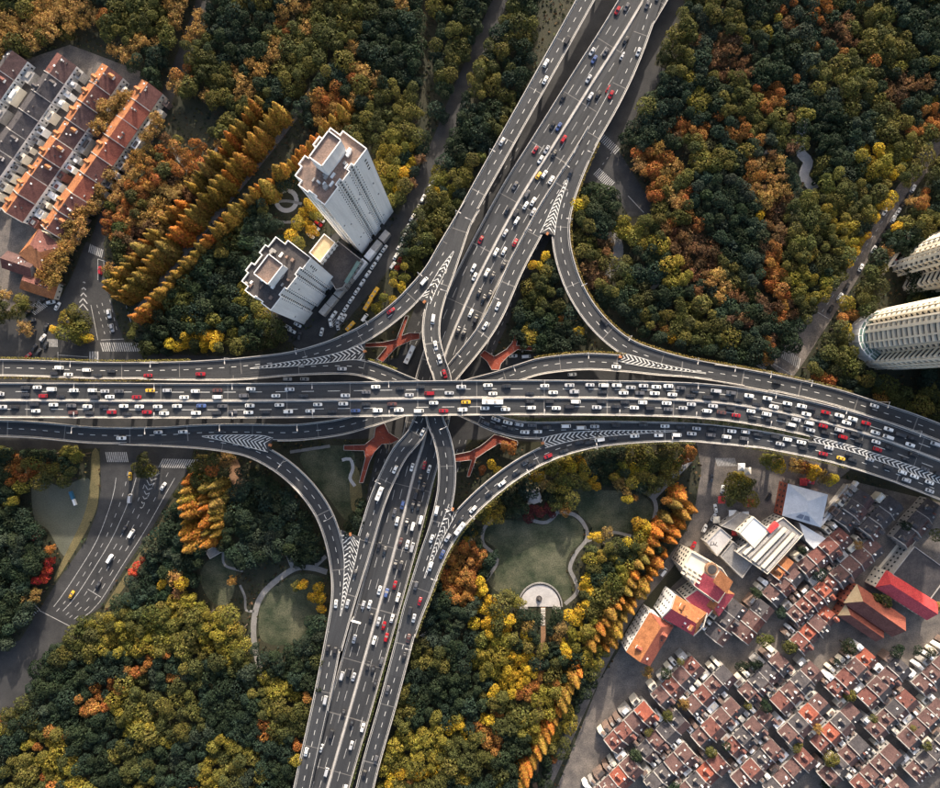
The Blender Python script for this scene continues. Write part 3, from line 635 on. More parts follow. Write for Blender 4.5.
# ------------------------------------------------------------------ street lamps on the parapets
lp = MB(); lp.cyl((0, 0, 0), .16, 9, 6, .1); lp.box((1.1, 0, 9), (2.4, .16, .14)); lpm = lp.mesh('lamp_post'); lpm.materials.append(M_STEEL)
lh = MB(); lh.box((2.5, 0, 8.98), (1.3, .42, .16)); lhm = lh.mesh('lamp_head'); lhm.materials.append(M_LAMP)
RN = {'ew': 'the topmost viaduct', 'bk': 'the upper left ramp', 'lm': 'the S-shaped ramp', 'hi': 'the right-of-centre to lower left ramp', 'g': 'the curved upper right ramp', 'cd': 'the lower left to upper right ramp', 'j': 'the lower left loop ramp', 'be': 'the upper left to lower right ramp', 'n': 'the lower right park ramp', 'ns': 'the wide diagonal expressway'}
for key, side in (('ew', 1), ('ew', -1), ('bk', 1), ('cd', 1), ('j', 1), ('n', 1), ('g', 1), ('hi', -1), ('lm', 1)):
    r = ROADS[key]; s = 10; cnt = 0
    while s < r['d'][-1]:
        i = int(np.argmin(np.abs(r['d'] - s))); q = edge(r, i, side, .2); px = w2p((q[0] * H / (H - q[2]), q[1] * H / (H - q[2])))
        if not inside(key, q) and not in_gore(q) and 15 < px[0] < 925 and 140 < px[1] < 650:
            cnt += 1; e = empty('street_lamp', (q[0], q[1], q[2] + .9), 'grey street lamp on %s parapet of %s, %s along' % ('left' if side > 0 else 'right', RN[key], ordinal(cnt)), 'street lamp', 'street lamps on the viaducts')
            nn = r['n'][i] * -side; e.rotation_euler = (0, 0, math.atan2(nn[1], nn[0]))
            link('post', lpm, None, e); link('lamp_head', lhm, None, e)
        s += 38
# overhead sign gantry on the diagonal expressway
r = ROADS['ns']; i = int(np.argmin(np.hypot(*(r['c'][:, :2] - np.array(P(371, 620, 7.5)[:2])).T))); q = edge(r, i, -1, .2); nn = r['n'][i]
g = empty('sign_gantry', q, 'white cantilever sign gantry on left edge of the diagonal expressway', 'gantry')
a = math.atan2(nn[1], nn[0]); mb = MB(); mb.cyl((q[0], q[1], q[2]), .25, 7, 8); mb.build('post', M_STEEL, g)
mb = MB(); mb.box((q[0] + nn[0] * 2.4, q[1] + nn[1] * 2.4, q[2] + 7), (5.2, .5, .5), a); mb.build('arm', M_WHITE, g)
mb = MB(); mb.box((q[0] + nn[0] * 2.6, q[1] + nn[1] * 2.6, q[2] + 6.6), (4.2, .2, 2.2), a); mb.build('sign_board', M_WHITE, g)
# ------------------------------------------------------------------ buildings
def wquad(mb, a, u, nrm, s, z, w, h, d=.06):
    """window: thin box on a wall that starts at a, runs along u, faces nrm"""
    c = (a[0] + u[0] * s + nrm[0] * d / 2, a[1] + u[1] * s + nrm[1] * d / 2, z); mb.box(c, (w, d, h), math.atan2(u[1], u[0]))
def ccw(poly): return poly if sum(a[0] * b[1] - b[0] * a[1] for a, b in zip(poly, poly[1:] + poly[:1])) > 0 else poly[::-1]
def flat_building(name, label, cat, poly, z1, z0=0., wall=M_WHITE, roof=M_SLATE, par=.8, floor=3.1, bay=2.6, ww=1.2, wh=1.3, win=True, parmat=None, group=None, skip=()):
    poly = ccw([(p[0], p[1]) for p in poly]); c = np.mean(poly, 0); e = empty(name, (c[0], c[1], z0), label, cat, group); block([w2p(p) for p in poly])
    mb = MB(); mb.prism(poly, z0, z1, cap=False); mb.build('wall', wall, e)
    mb = MB(); mb.add([(p[0], p[1], z1) for p in poly], [tuple(range(len(poly)))]); mb.build('roof', roof, e)
    if par:
        mb = MB(); n = len(poly); t = .35; inn = []
        for i in range(n):
            p, a, b = np.array(poly[i]), np.array(poly[i - 1]), np.array(poly[(i + 1) % n]); d1 = (p - a) / np.linalg.norm(p - a); d2 = (b - p) / np.linalg.norm(b - p)
            n1, n2 = np.array((-d1[1], d1[0])), np.array((-d2[1], d2[0])); m = (n1 + n2) / max(.35, 1 + n1 @ n2); inn.append(tuple(p + m * t))
        o = [(p[0], p[1], z1 - .02) for p in poly] + [(p[0], p[1], z1 + par) for p in poly] + [(p[0], p[1], z1 + par) for p in inn] + [(p[0], p[1], z1 + .01) for p in inn]
        mb.add(o, [(k * n + i, k * n + (i + 1) % n, (k + 1) * n + (i + 1) % n, (k + 1) * n + i) for k in range(3) for i in range(n)]); mb.build('roof_parapet', parmat or wall, e)
    if win:
        mb = MB(); fl = int((z1 - z0 - .6) / floor)
        for i in range(len(poly)):
            if i in skip: continue
            a, b = np.array(poly[i]), np.array(poly[(i + 1) % len(poly)]); L = np.linalg.norm(b - a)
            if L < bay: continue
            u = (b - a) / L; nr = (u[1], -u[0]); nb = int(L / bay)
            for f in range(fl):
                for k in range(nb): wquad(mb, a, u, nr, (k + .5) * L / nb, z0 + .5 + floor * (f + .5), ww, wh)
        if mb.v: mb.build('windows', M_GLASS, e, 'stuff')
    return e
def frame(a, b):
    """local frame with origin a, x axis a->b"""
    a, b = np.array(a[:2], float), np.array(b[:2], float); u = (b - a) / np.linalg.norm(b - a); v = np.array((-u[1], u[0])); return a, u, v, np.linalg.norm(b - a)
# --- two white residential towers -------------------------------------------------
def tower(label, c0, c1, depth, z, notch, pent, penth, roofm, wins):
    """c0->c1 world corners of the front (lower right) wall at ground; depth goes up-left"""
    a, u, v, L = frame(c0, c1); q = lambda s, t: tuple(a + u * s * L + v * t)
    front = [q(0, 0)]
    for s0, s1, d in notch: front += [q(s0, 0), q(s0, d), q(s1, d), q(s1, 0)]
    front += [q(1, 0)]
    D = depth
    back = [q(1, D * .72), q(.93, D * .72), q(.93, D), q(.74, D), q(.74, D + 1.6), q(.58, D + 1.6), q(.58, D), q(.40, D), q(.40, D + 1.6), q(.24, D + 1.6), q(.24, D), q(.08, D), q(.08, D * .8), q(0, D * .8), q(0, D * .5), q(.03, D * .5), q(.03, D * .3), q(0, D * .3)]
    poly = front + back; e = flat_building('residential_tower', label, 'apartment tower', poly, z, wall=M_WHITE, roof=roofm, par=1.1, win=False)
    mb = MB(); ctr = np.mean(poly, 0); poly2 = ccw(poly)
    fl = int(z / 3.0)
    for s0, s1, d in notch:                       # window strips inside and beside each recess
        for f in range(1, fl):
            for s in np.linspace(s0 + .012, s1 - .012, max(2, int((s1 - s0) * L / 1.7))):
                p = q(s, d); mb.box((p[0] - v[0] * .03, p[1] - v[1] * .03, f * 3.0 + 1.2), (1.0, .08, 1.5), math.atan2(u[1], u[0]))
            for s in (s0 - .028, s1 + .028):
                p = q(s, 0); mb.box((p[0] - v[0] * .03, p[1] - v[1] * .03, f * 3.0 + 1.2), (.55, .08, .8), math.atan2(u[1], u[0]))
    for k in range(wins):
        p = q(.9, 0); mb.box((p[0] - v[0] * .03, p[1] - v[1] * .03, z - 5.5 - 3.0 * k), (1.2, .1, 1.1), math.atan2(u[1], u[0]))
    for f in range(1, fl):                        # side walls
        for t in (.1, .2, .62): 
            p = q(0 if t < .3 else 0, D * t); mb.box((p[0] - u[0] * .03, p[1] - u[1] * .03, f * 3.0 + 1.2), (.08, 1.1, 1.3), math.atan2(u[1], u[0]))
        for t in (.2, .45): 
            p = q(1, D * t); mb.box((p[0] + u[0] * .03, p[1] + u[1] * .03, f * 3.0 + 1.2), (.08, 1.1, 1.3), math.atan2(u[1], u[0]))
    mb.build('windows', M_GLASS, e, 'stuff')
    s0, s1, t0, t1 = pent; pp = [q(s0, D * t0), q(s1, D * t0), q(s1, D * t1), q(s0, D * t1)]
    mb = MB(); mb.prism(pp, z, z + penth, cap=False); ph = mb.build('lift_house', M_WHITE, e)
    mb = MB(); mb.add([(*p, z + penth - .6) for p in pp], [(0, 1, 2, 3)]); mb.build('lift_house_roof', M_RUST, ph)
    mb = MB()
    for i in range(4):
        A, B = np.array(pp[i]), np.array(pp[(i + 1) % 4]); d = B - A; m = (A + B) / 2; mb.box((m[0], m[1], z + penth + .1), (np.linalg.norm(d) + .4, .4, .5), math.atan2(d[1], d[0]))
    mb.build('lift_house_parapet', M_WHITE, ph)
    ac = MB()
    for f in range(2, fl):
        for s in (.06, .16, .25, .5, .55, .78, .86):
            if random.random() < .07: p = q(s + random.uniform(-.01, .01), 0); ac.box((p[0] - v[0] * .22, p[1] - v[1] * .22, f * 3.0 + random.uniform(.2, .5)), (.8, .4, .6), math.atan2(u[1], u[0]))
    ac.build('air_conditioners', M_WALLG, e, 'stuff')
    for k in range(22):
        p = q(random.uniform(.06, .9), D * random.uniform(.12, .9)); mb = MB(); h = random.uniform(.5, 1.6)
        mb.box((p[0], p[1], z + h / 2), (random.uniform(.8, 2.6), random.uniform(.6, 1.6), h), math.atan2(u[1], u[0])); mb.build('roof_unit', random.choice((M_WALLG, M_RUST, M_WHITE)), e)
    return e
ZA, ZB = 84., 54.
A0, A1 = P(325.5, 206, ZA), P(367.5, 149.5, ZA); tower('tall white residential tower beside the curved ramp, top left of centre', A0, A1, 17.2, ZA, [(.33, .42, 1.4), (.60, .69, 1.4)], (.36, .80, .36, .72), 11, M_RUST, 4)
B0, B1 = P(271.5, 311, ZB), P(312, 258.5, ZB); tower('shorter white residential tower with dark roof, nearest the upper left ramp', B0, B1, 19, ZB, [(.27, .40, 1.3), (.66, .78, 1.3)], (.30, .66, .30, .72), 8, M_SLATE, 4)
pz = 11.
pd = flat_building('podium_building', 'low dark-roofed podium between the two white towers', 'building', [P(x, y, pz) for x, y in ((319.5, 262.5), (338, 241), (362, 260), (343, 288), (336, 290))], pz, wall=M_WALLG, roof=M_SLATE, par=.6)
flat_building('tan_roof_building', 'small white-rimmed block with tan roof wedged between the two towers', 'building', [P(x, y, 17) for x, y in ((309.5, 253), (324.5, 234), (335.8, 243), (320.3, 262.8))], 17, wall=M_WHITE, roof=M_TAN, par=1.0)
mb = MB(); a, b = P(346, 283, 12), P(359, 262, 12); d = b - a; mb.box(((a.x + b.x) / 2, (a.y + b.y) / 2, 12.3), (d.length, 1.9, 1.4), math.atan2(d.y, d.x)); mb.build('skylight', M_GREENGL, pd)
gl = empty('shopping_arcade', P(352, 275), 'long segmented pale flat-roofed arcade at the feet of the two towers', 'arcade')
A = np.array((321, 314.)); B = np.array((388, 231.))
for k in range(9):
    t0, t1 = k / 9, (k + .93) / 9; p, q = A + (B - A) * t0, A + (B - A) * t1; p, q = P(*p, 5), P(*q, 5); d = q - p; off = random.uniform(-.5, .5); h = 5 + random.uniform(-.4, .6)
    mb = MB(); mb.box(((p.x + q.x) / 2 + off, (p.y + q.y) / 2 + off, h / 2), (d.length, 3.4, h), math.atan2(d.y, d.x)); mb.build('arcade_bay', random.choice((M_CONC, M_WHITE, M_CONC)), gl)
    block([w2p(p), w2p(q), (w2p(q)[0] + 6, w2p(q)[1] + 5), (w2p(p)[0] + 6, w2p(p)[1] + 5)])
# --- the two curved towers at the right edge -------------------------------------
def curved_tower(label, base, rx, ry, rot, z, floor, wall, n=60, nf=lambda t: 1.0):
    c = P(*base); pts = []
    for i in range(n):
        t = 2 * math.pi * i / n; x, y = rx * math.copysign(abs(math.cos(t)) ** .7, math.cos(t)), ry * math.copysign(abs(math.sin(t)) ** .7, math.sin(t))
        k_ = nf(t); x, y = x * k_, y * k_; pts.append((c.x + x * math.cos(rot) - y * math.sin(rot), c.y + x * math.sin(rot) + y * math.cos(rot)))
    e = empty('curved_tower', c, label, 'apartment tower'); block([w2p(p) for p in pts])
    mb = MB(); mb.prism(pts, 0, z, cap=False); mb.build('wall', M_GLASS, e)
    mb = MB(); mb.add([(*p, z) for p in pts], [tuple(range(n))]); mb.build('roof', M_GREYROOF, e)
    ctr = np.array((c.x, c.y)); f = 0; out = [tuple(ctr + (np.array(p) - ctr) * 1.045) for p in pts]
    zf = 0.; bandm = []
    while zf < z:
        mb = MB(); mb.prism(out, zf, zf + floor * .46, bottom=True); mb.build('balcony_band', wall, e); zf += floor
    for i in range(0, n, 2):
        p = out[i]; a = math.atan2(p[1] - c.y, p[0] - c.x); hz_ = z - random.choice((0, 0, 0, 6, 12)); mb = MB(); mb.box((p[0], p[1], hz_ / 2), (.9, random.choice((.5, .9, 1.5)), hz_), a); mb.build('mullion', wall, e)
    return e
curved_tower('cream curved tower with ribbed balconies at right edge, beside dark garden', (897, 338), 22, 16, R(8), 66, 3.6, M_CREAM, nf=lambda t: .74 if 3.3 < t < 3.62 else .9 if (2.55 < t < 2.7 or 4.2 < t < 4.4) else 1.0)
curved_tower('cream curved tower at upper right edge beside the park road', (927, 264), 18, 13, R(35), 60, 3.6, M_CREAM, nf=lambda t: .72 if (3.0 < t < 3.2 or 3.7 < t < 3.95) else 1.0 if int(t * 2.2) % 2 else .9)
# low curved podium rim in front of the lower one
e = empty('podium_building', P(866, 345), 'low curved white podium with green glass around foot of right-hand tower', 'building')
c = P(884, 338)
for k in range(9):
    a0, a1 = R(118 + k * 15), R(118 + (k + .93) * 15); mb = MB(); ri, ro = 13, 19
    q = [(c.x + r_ * math.cos(a) * 1.05, c.y + r_ * math.sin(a) * .82) for r_, a in ((ri, a0), (ro, a0), (ro, a1), (ri, a1))]; mb.prism(ccw(q), 0, 9 ); mb.build('bay', M_WHITE, e)
    am = (a0 + a1) / 2; mb = MB()
    for r_ in (14.2, 16.0, 17.8): mb.box((c.x + r_ * math.cos(am) * 1.05, c.y + r_ * math.sin(am) * .82, 9.05), (1.3, 3.2, .12), am)
    mb.build('glazing', M_GREENGL, e, 'stuff')
block([(845, 318), (872, 318), (872, 362), (845, 362)])
# --- gabled houses ----------------------------------------------------------------
def gable(name, label, cat, r0, r1, half, he, hr, wall, roofs, hip=(0, 0), party=True, dorm=0, chim=0, wing=None, group=None, over=.35, winw=True):
    """r0, r1: world ends of the ridge (xy).  roofs = (left slope, right slope) materials.  wing = (side, depth, height, mat)"""
    a, u, v, L = frame(r0, r1); q = lambda s, t: a + u * s + v * t
    c = q(L / 2, 0); e = empty(name, (c[0], c[1], 0), label, cat, group); ang = math.atan2(u[1], u[0])
    fp = [q(0, -half), q(L, -half), q(L, half), q(0, half)]; block([w2p(p) for p in fp])
    mb = MB(); vs = [(*p, 0) for p in fp] + [(*p, he) for p in fp] + [(*q(hip[0], 0), hr - .1), (*q(L - hip[1], 0), hr - .1)]
    fs = [(0, 1, 5, 4), (2, 3, 7, 6)]; fs += [(1, 2, 6, 9, 5) if not hip[1] else (1, 2, 6, 5), (3, 0, 4, 8, 7) if not hip[0] else (3, 0, 4, 7)]
    mb.add(vs, fs); mb.build('wall', wall, e)
    k = (hr - he) / half
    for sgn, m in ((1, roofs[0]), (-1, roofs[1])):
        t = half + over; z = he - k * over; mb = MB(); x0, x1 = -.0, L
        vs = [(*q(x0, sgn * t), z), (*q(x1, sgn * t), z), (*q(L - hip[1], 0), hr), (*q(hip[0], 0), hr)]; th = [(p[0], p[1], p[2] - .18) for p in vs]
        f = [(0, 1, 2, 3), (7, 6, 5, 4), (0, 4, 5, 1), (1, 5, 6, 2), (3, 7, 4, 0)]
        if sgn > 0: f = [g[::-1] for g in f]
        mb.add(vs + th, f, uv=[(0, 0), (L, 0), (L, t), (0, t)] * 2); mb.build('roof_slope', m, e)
    for end in (0, 1):
        if hip[end]:
            t = half + over; z = he - k * over; x = -over if end == 0 else L + over; h = hip[end] if end == 0 else L - hip[end]; mb = MB()
            vs = [(*q(x, t), z), (*q(x, -t), z), (*q(h, 0), hr + .01)]; mb.add(vs, [(0, 1, 2)] if end == 0 else [(2, 1, 0)], uv=[(0, 0), (2 * t, 0), (t, t)]); mb.build('roof_hip', roofs[2] if len(roofs) > 2 else roofs[0], e)
    if party:
        for x in ((0, L) if party == 2 else (0,)):
            mb = MB(); t = half + over + .1; w = .22; z = he - k * over + .45; vs = []
            for xx in (x - w, x + w): vs += [(*q(xx, -t), z - .6), (*q(xx, -t), z), (*q(xx, 0), hr + .45), (*q(xx, t), z), (*q(xx, t), z - .6), (*q(xx, 0), hr - .3)]
            mb.add(vs, [(1, 7, 8, 2), (2, 8, 9, 3), (0, 6, 7, 1), (3, 9, 10, 4), (0, 1, 2, 5), (2, 3, 4, 5), (11, 8, 7, 6), (11, 10, 9, 8)]); mb.build('party_wall', M_WALLG, e)
    for j in range(dorm):
        s = L * (j + .5) / dorm + random.uniform(-.6, .6); sgn = 1 if dorm == 1 else (1, -1)[j % 2]; t = half * .55 * sgn; z = he + (hr - he) * .45
        dm = MB(); p = q(s, t); dm.box((p[0], p[1], z + .5), (1.9, 2.4, 1.6), ang); d = dm.build('dormer', wall, e)
        rm = MB(); w = 1.25; zz = z + 1.3
        vs = [(*q(s - w, t + 1.5), zz), (*q(s - w, t - 1.5), zz), (*q(s + w, t - 1.5), zz), (*q(s + w, t + 1.5), zz), (*q(s, t + 1.5), zz + .9), (*q(s, t - 1.5), zz + .9)]
        rm.add(vs, [(0, 1, 5, 4), (2, 3, 4, 5), (0, 4, 3), (1, 2, 5)], uv=[(0, 0), (1, 0), (1, 1), (0, 1), (.5, 0), (.5, 1)]); rm.build('dormer_roof', roofs[0], d)
    for j in range(chim):
        s, t = random.uniform(.15, .85) * L, random.uniform(-.6, .6) * half; p = q(s, t); z = hr - abs(t) * k; mb = MB(); mb.box((p[0], p[1], z + .5), (.8, .7, 1.8), ang); mb.build('chimney', random.choice((M_WALLG, M_WHITE, M_MAROON)), e)
    if wing:
        sgn, dep, h, m = wing; nb = random.choice((1, 2))
        for j in range(nb):
            w = L / nb * random.uniform(.5, .85); p = q(L * (j + .5) / nb, sgn * (half + over + dep / 2 + .1)); hh = h * random.uniform(.7, 1.1); mb = MB(); mb.box((p[0], p[1], hh / 2), (w, dep * random.uniform(.6, 1), hh), ang); wg = mb.build('rear_wing', random.choice((M_WHITE, M_WALLG, M_CREAM, m)), e)
            p = p + u * random.uniform(-1, 1); mb = MB(); mb.box((p[0], p[1], hh + .35), (w * .5, dep * .4, .7), ang); mb.build('roof_hut', random.choice((M_WHITE, M_WALLG, M_SLATE, m)), wg)
    if chim or dorm or wing:
        for j in range(random.choice((2, 3, 4))):
            sx, tx = random.uniform(.1, .9) * L, random.uniform(-.85, .85) * half; p = q(sx, tx); z = hr - abs(tx) * k; mb = MB(); mb.box((p[0], p[1], z + .12), (random.uniform(.5, 1.1), random.uniform(.5, 1.0), .4), ang); mb.build('roof_light', random.choice((M_WALLG, M_SLATE, M_WHITE, M_WALLG)), e)
    if winw:
        mb = MB()
        for sgn in (1, -1):
            nb = max(1, int(L / 2.6))
            for f in range(max(1, int(he / 3))):
                for j in range(nb): wquad(mb, q(0, sgn * half), u, v * sgn, (j + .5) * L / nb, 1.6 + 3 * f, .85, 1.2)
        nb = max(1, int(2 * half / 2.8))
        for f in range(max(1, int(he / 3))):
            for j in range(nb):
                for x, uu in ((0, -u), (L, u)): 
                    p = q(x, -half + (j + .5) * 2 * half / nb); wquad(mb, p, v, uu, 0, 1.6 + 3 * f, .85, 1.2)
        mb.build('windows', M_GLASS, e, 'stuff')
    return e
def terrace(desc, p0, p1, n, half, he, hr, wall, roofsets, group, jit=.5, wing=None, dorm=(0, 1, 2), chim=(0, 1, 2)):
    A, B = np.array(p0, float), np.array(p1, float)
    for i in range(n):
        a, b = A + (B - A) * i / n, A + (B - A) * (i + .985) / n; j = random.uniform(-jit, jit); hz = hr + random.uniform(-.3, .4)
        w = None if not wing else (wing[0], wing[1] * random.uniform(.7, 1.1), wing[2], wing[3])
        sh = random.uniform(-.9, .9) if jit else 0
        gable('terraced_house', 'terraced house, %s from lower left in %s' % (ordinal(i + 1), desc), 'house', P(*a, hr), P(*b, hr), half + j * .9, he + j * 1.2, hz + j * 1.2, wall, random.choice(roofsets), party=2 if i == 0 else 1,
              dorm=random.choice(dorm), chim=random.choice(chim), wing=w, group=group)
LIT_SHADED = (M_ORANGE, M_MAROON)  # one roof: sunlit slope painted orange, shaded slope painted maroon
terrace('orange row nearest street trees, top left', (46, 230), (148, 82), 8, 6.6, 7.5, 11.5, M_CREAM, [LIT_SHADED, LIT_SHADED, (M_ORANGE, M_BROT)], 'terraces at top left', wing=(-1, 3.5, 5, M_RUST))  # right slopes take darker tiles as painted shade, next row too
terrace('second orange row, top left', (6, 213), (108, 66), 8, 6.4, 7.5, 11.5, M_WHITE, [LIT_SHADED, (M_ORANGE, M_BROWN)], 'terraces at top left', wing=(-1, 5.0, 5.5, M_MAROON), dorm=(1, 1, 2))
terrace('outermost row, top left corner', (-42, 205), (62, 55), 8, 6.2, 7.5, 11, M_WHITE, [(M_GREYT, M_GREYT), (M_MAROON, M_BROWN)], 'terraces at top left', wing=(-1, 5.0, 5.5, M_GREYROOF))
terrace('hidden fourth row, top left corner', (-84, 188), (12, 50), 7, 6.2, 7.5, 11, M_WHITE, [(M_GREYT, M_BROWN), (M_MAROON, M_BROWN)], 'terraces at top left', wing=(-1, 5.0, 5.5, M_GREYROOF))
gable('corner_house', 'hip-roofed orange and maroon corner house above the junction, left edge', 'house', P(24, 240, 11), P(47, 258, 11), 8.5, 7.5, 11, M_CREAM, (M_MAROON, M_ORANGE, M_ORANGE), hip=(4, 5), party=False, chim=1)
gable('corner_house', 'small orange-roofed house beside the junction at left edge', 'house', P(18, 279, 7.5), P(52, 290, 7.5), 4.6, 4.8, 7.5, M_CREAM, (M_MAROON, M_ORANGE, M_ORANGE), hip=(2, 3), party=False, dorm=1)
gable('corner_house', 'maroon-roofed house at left edge between two orange ones', 'house', P(0, 258, 9), P(30, 268, 9), 4.6, 6, 9, M_WALLG, (M_BROWN, M_MAROON), party=False, chim=1)
# --- lower right quarter -----------------------------------------------------------
hz = 9.; hp = [P(x, y, hz) for x, y in ((788, 483.5), (828, 494.5), (821, 527.5), (782, 515.5))]; e = flat_building('market_hall', 'large pale blue-grey hip-roofed hall with dark panels on its roof', 'hall', hp, hz, wall=M_BROT, roof=M_METAL, par=0, win=True, floor=4)
c = sum(hp, Vector()) / 4; rg = [c + (hp[0] + hp[1] - hp[2] - hp[3]) * .08 + Vector((0, 0, 2.6)), c - (hp[0] + hp[1] - hp[2] - hp[3]) * .08 + Vector((0, 0, 2.6))]
for f in ((hp[0], hp[1], rg[0]), (hp[1], hp[2], rg[1], rg[0]), (hp[2], hp[3], rg[1]), (hp[3], hp[0], rg[0], rg[1])):
    mb = MB(); vs = [p + Vector((0, 0, .05)) for p in f]; nr = (vs[1] - vs[0]).cross(vs[2] - vs[0]); mb.add(vs if nr.z > 0 else vs[::-1], [tuple(range(len(f)))]); mb.build('roof_slope', M_METAL, e)
for k in range(2):
    A_, B_, C_ = hp[2], hp[3], rg[1]; f = lambda s, t: (A_ * (1 - s) + B_ * s) * (1 - t) + C_ * t + Vector((0, 0, .22)); s0, s1 = (.26, .48) if k == 0 else (.52, .74)
    mb = MB(); mb.add([f(s0, .22), f(s1, .22), f(.5 + (s1 - .5) * 1.25, .62), f(.5 + (s0 - .5) * 1.25, .62)], [(3, 2, 1, 0)]); mb.build('roof_panel', M_SOLAR, e)
flat_building('shed', 'white sheet-roofed shed attached below the large grey hall', 'shed', [P(x, y, 6.5) for x, y in ((799, 522.5), (826, 538.5), (814, 549), (806, 541))], 6.5, wall=M_WALLG, roof=M_WMETAL, par=0, win=False)
flat_building('shop_building', 'cream flat-roofed block with bare white roof left of the stepped building', 'building', [P(x, y, 11) for x, y in ((739, 532.5), (753.5, 516.5), (769.5, 530), (754, 548))], 11, wall=M_CREAM, roof=M_WMETAL, par=.5)
e = flat_building('stepped_building', 'long stepped grey building with cream parapet bands below the market square', 'building', [P(x, y, 10) for x, y in ((736, 552), (762, 530), (783, 517), (803, 534), (767, 574))], 10, wall=M_WALLG, roof=M_GREYROOF, par=.6, parmat=M_CREAM)
for k in range(6):
    a, b = np.array((742 + k * 4.6, 555 + k * 3.4)), np.array((777 + k * 4.4, 521 + k * 2.6)); p, q = P(*a, 10), P(*b, 10); d = q - p; h = (1.2, .8, 2.2, .9, 1.6, .8)[k]; mb = MB(); mb.box(((p.x + q.x) / 2, (p.y + q.y) / 2, 10 + h / 2), (d.length * .92, 1.3, h), math.atan2(d.y, d.x)); mb.build('roof_louvre', (M_CREAM, M_CONC)[k % 2], e)
q = P(772.5, 527, 11); mb = MB(); mb.box((q.x, q.y, 11), (6.5, 2.6, 2), R(42)); mb.build('roof_hut', M_REDT, e)
e = flat_building('shop_building', 'pale flat roof with dark scrawled marks beside the back street', 'building', [P(x, y, 8) for x, y in ((706, 542), (720.5, 527.5), (732, 537.5), (717, 556))], 8, wall=M_WALLG, roof=M_PLAZA, par=.5)
mb = MB()
for k, (x, y, l, a_) in enumerate(((711, 543, 2.0, 70), (713.5, 543, 1.8, 100), (716, 543.5, 2.0, 60), (712, 545, 3.2, 10), (716, 545.5, 2.4, -30))): q = P(x, y, 8); mb.box((q.x, q.y, 8.02), (l, .35, .03), R(a_))
mb.build('painted_marks', M_SLATE, e, 'stuff')
flat_building('shop_building', 'low dark shed roof with red hut at the upper left of the white block', 'building', [P(x, y, 6) for x, y in ((721, 526), (740, 512), (752, 516), (738, 532))], 6, wall=M_WALLG, roof=M_GREYROOF, par=.4)
flat_building('shop_building', 'dim grey flat-roofed workshop between the scrawled roof and stepped building', 'building', [P(x, y, 7) for x, y in ((720, 556), (733, 541), (755, 560), (742, 578))], 7, wall=M_WALLG, roof=M_GREYROOF, par=.5)
# deco block with crimson and orange roofs
e = flat_building('hotel_building', 'cream art deco block with crimson roofs beside the back street', 'building', [P(x, y, 17) for x, y in ((682, 567), (691, 551), (722, 568), (731, 582), (718, 603), (694, 586))], 17, wall=M_CREAM, roof=M_CREAM, par=.8, bay=2.2)
block([(640, 560), (720, 540), (745, 600), (720, 650), (640, 650)])
def roofpatch(nm, pts, z0, z1, m, par):
    """sloped slab: first two px points at z0, the rest at z1"""
    q = [P(x, y, z0 if i < 2 else z1) for i, (x, y) in enumerate(pts)]; mb = MB(); nr = (q[1] - q[0]).cross(q[2] - q[0]); q = q if nr.z > 0 else q[::-1]
    lo = [p - Vector((0, 0, .3)) for p in q]; n = len(q); mb.add(q + lo, [tuple(range(n)), tuple(range(2 * n - 1, n - 1, -1))] + [(i, n + i, n + (i + 1) % n, (i + 1) % n) for i in range(n)], uv=[(p.x, p.y) for p in q] * 2); return mb.build(nm, m, par)
roofpatch('roof_slope', ((694, 585), (717, 602.5), (728, 588), (704, 573)), 17.5, 19.5, M_PINKT, e); roofpatch('roof_slope', ((713, 582), (727, 594), (733, 581.5), (720.5, 570)), 21.5, 22.5, M_ORANGE, e)
mb = MB(); q = P(712, 569, 19); mb.cyl((q.x, q.y, 17), 3.2, 2.2, 20); mb.build('roof_rotunda', M_BROWNP, e)
mb = MB(); mb.cyl((q.x, q.y, 19.2), 2.3, .25, 20); mb.build('roof_dome', M_SLATE, e)
for k in range(4):
    for j in range(3): q = P(686 + k * 5 - j * 1.5, 565 + k * 3 + j * 4, 18); mb = MB(); mb.box((q.x, q.y, 17.9), (1.5, 1.1, 1.8), R(-32)); mb.build('roof_unit', M_CREAM, e)
flat_building('hotel_wing', 'crimson-roofed wing with tall window slots joined below the deco block', 'building', [P(x, y, 13) for x, y in ((684, 598), (697, 589), (718, 604), (706, 618))], 13, wall=M_CREAM, roof=M_PINKT, par=.4)
gable('gabled_block', 'orange-roofed gabled block with white stepped front near the back street', 'building', P(671, 608.5, 19), P(703, 627, 19), 6.6, 15.5, 19, M_WHITE, (M_ORANGE, M_PINKT), hip=(0, 4), party=2, dorm=2, chim=1)  # crimson slope is the orange roof's shaded side, put into the colour
gable('gabled_block', 'orange-roofed block with a white window wall at the bottom edge', 'building', P(664, 622, 17), P(640, 662, 17), 7, 13.5, 17, M_WHITE, (M_BROT, M_ORANGE), hip=(3, 0), party=False, dorm=2)
gable('gabled_block', 'orange and red roofed block right of the deco block', 'building', P(712, 612, 15), P(728, 590, 15), 6, 11.5, 15, M_CREAM, (M_ORANGE, M_PINKT), hip=(2, 2), party=False, dorm=1)
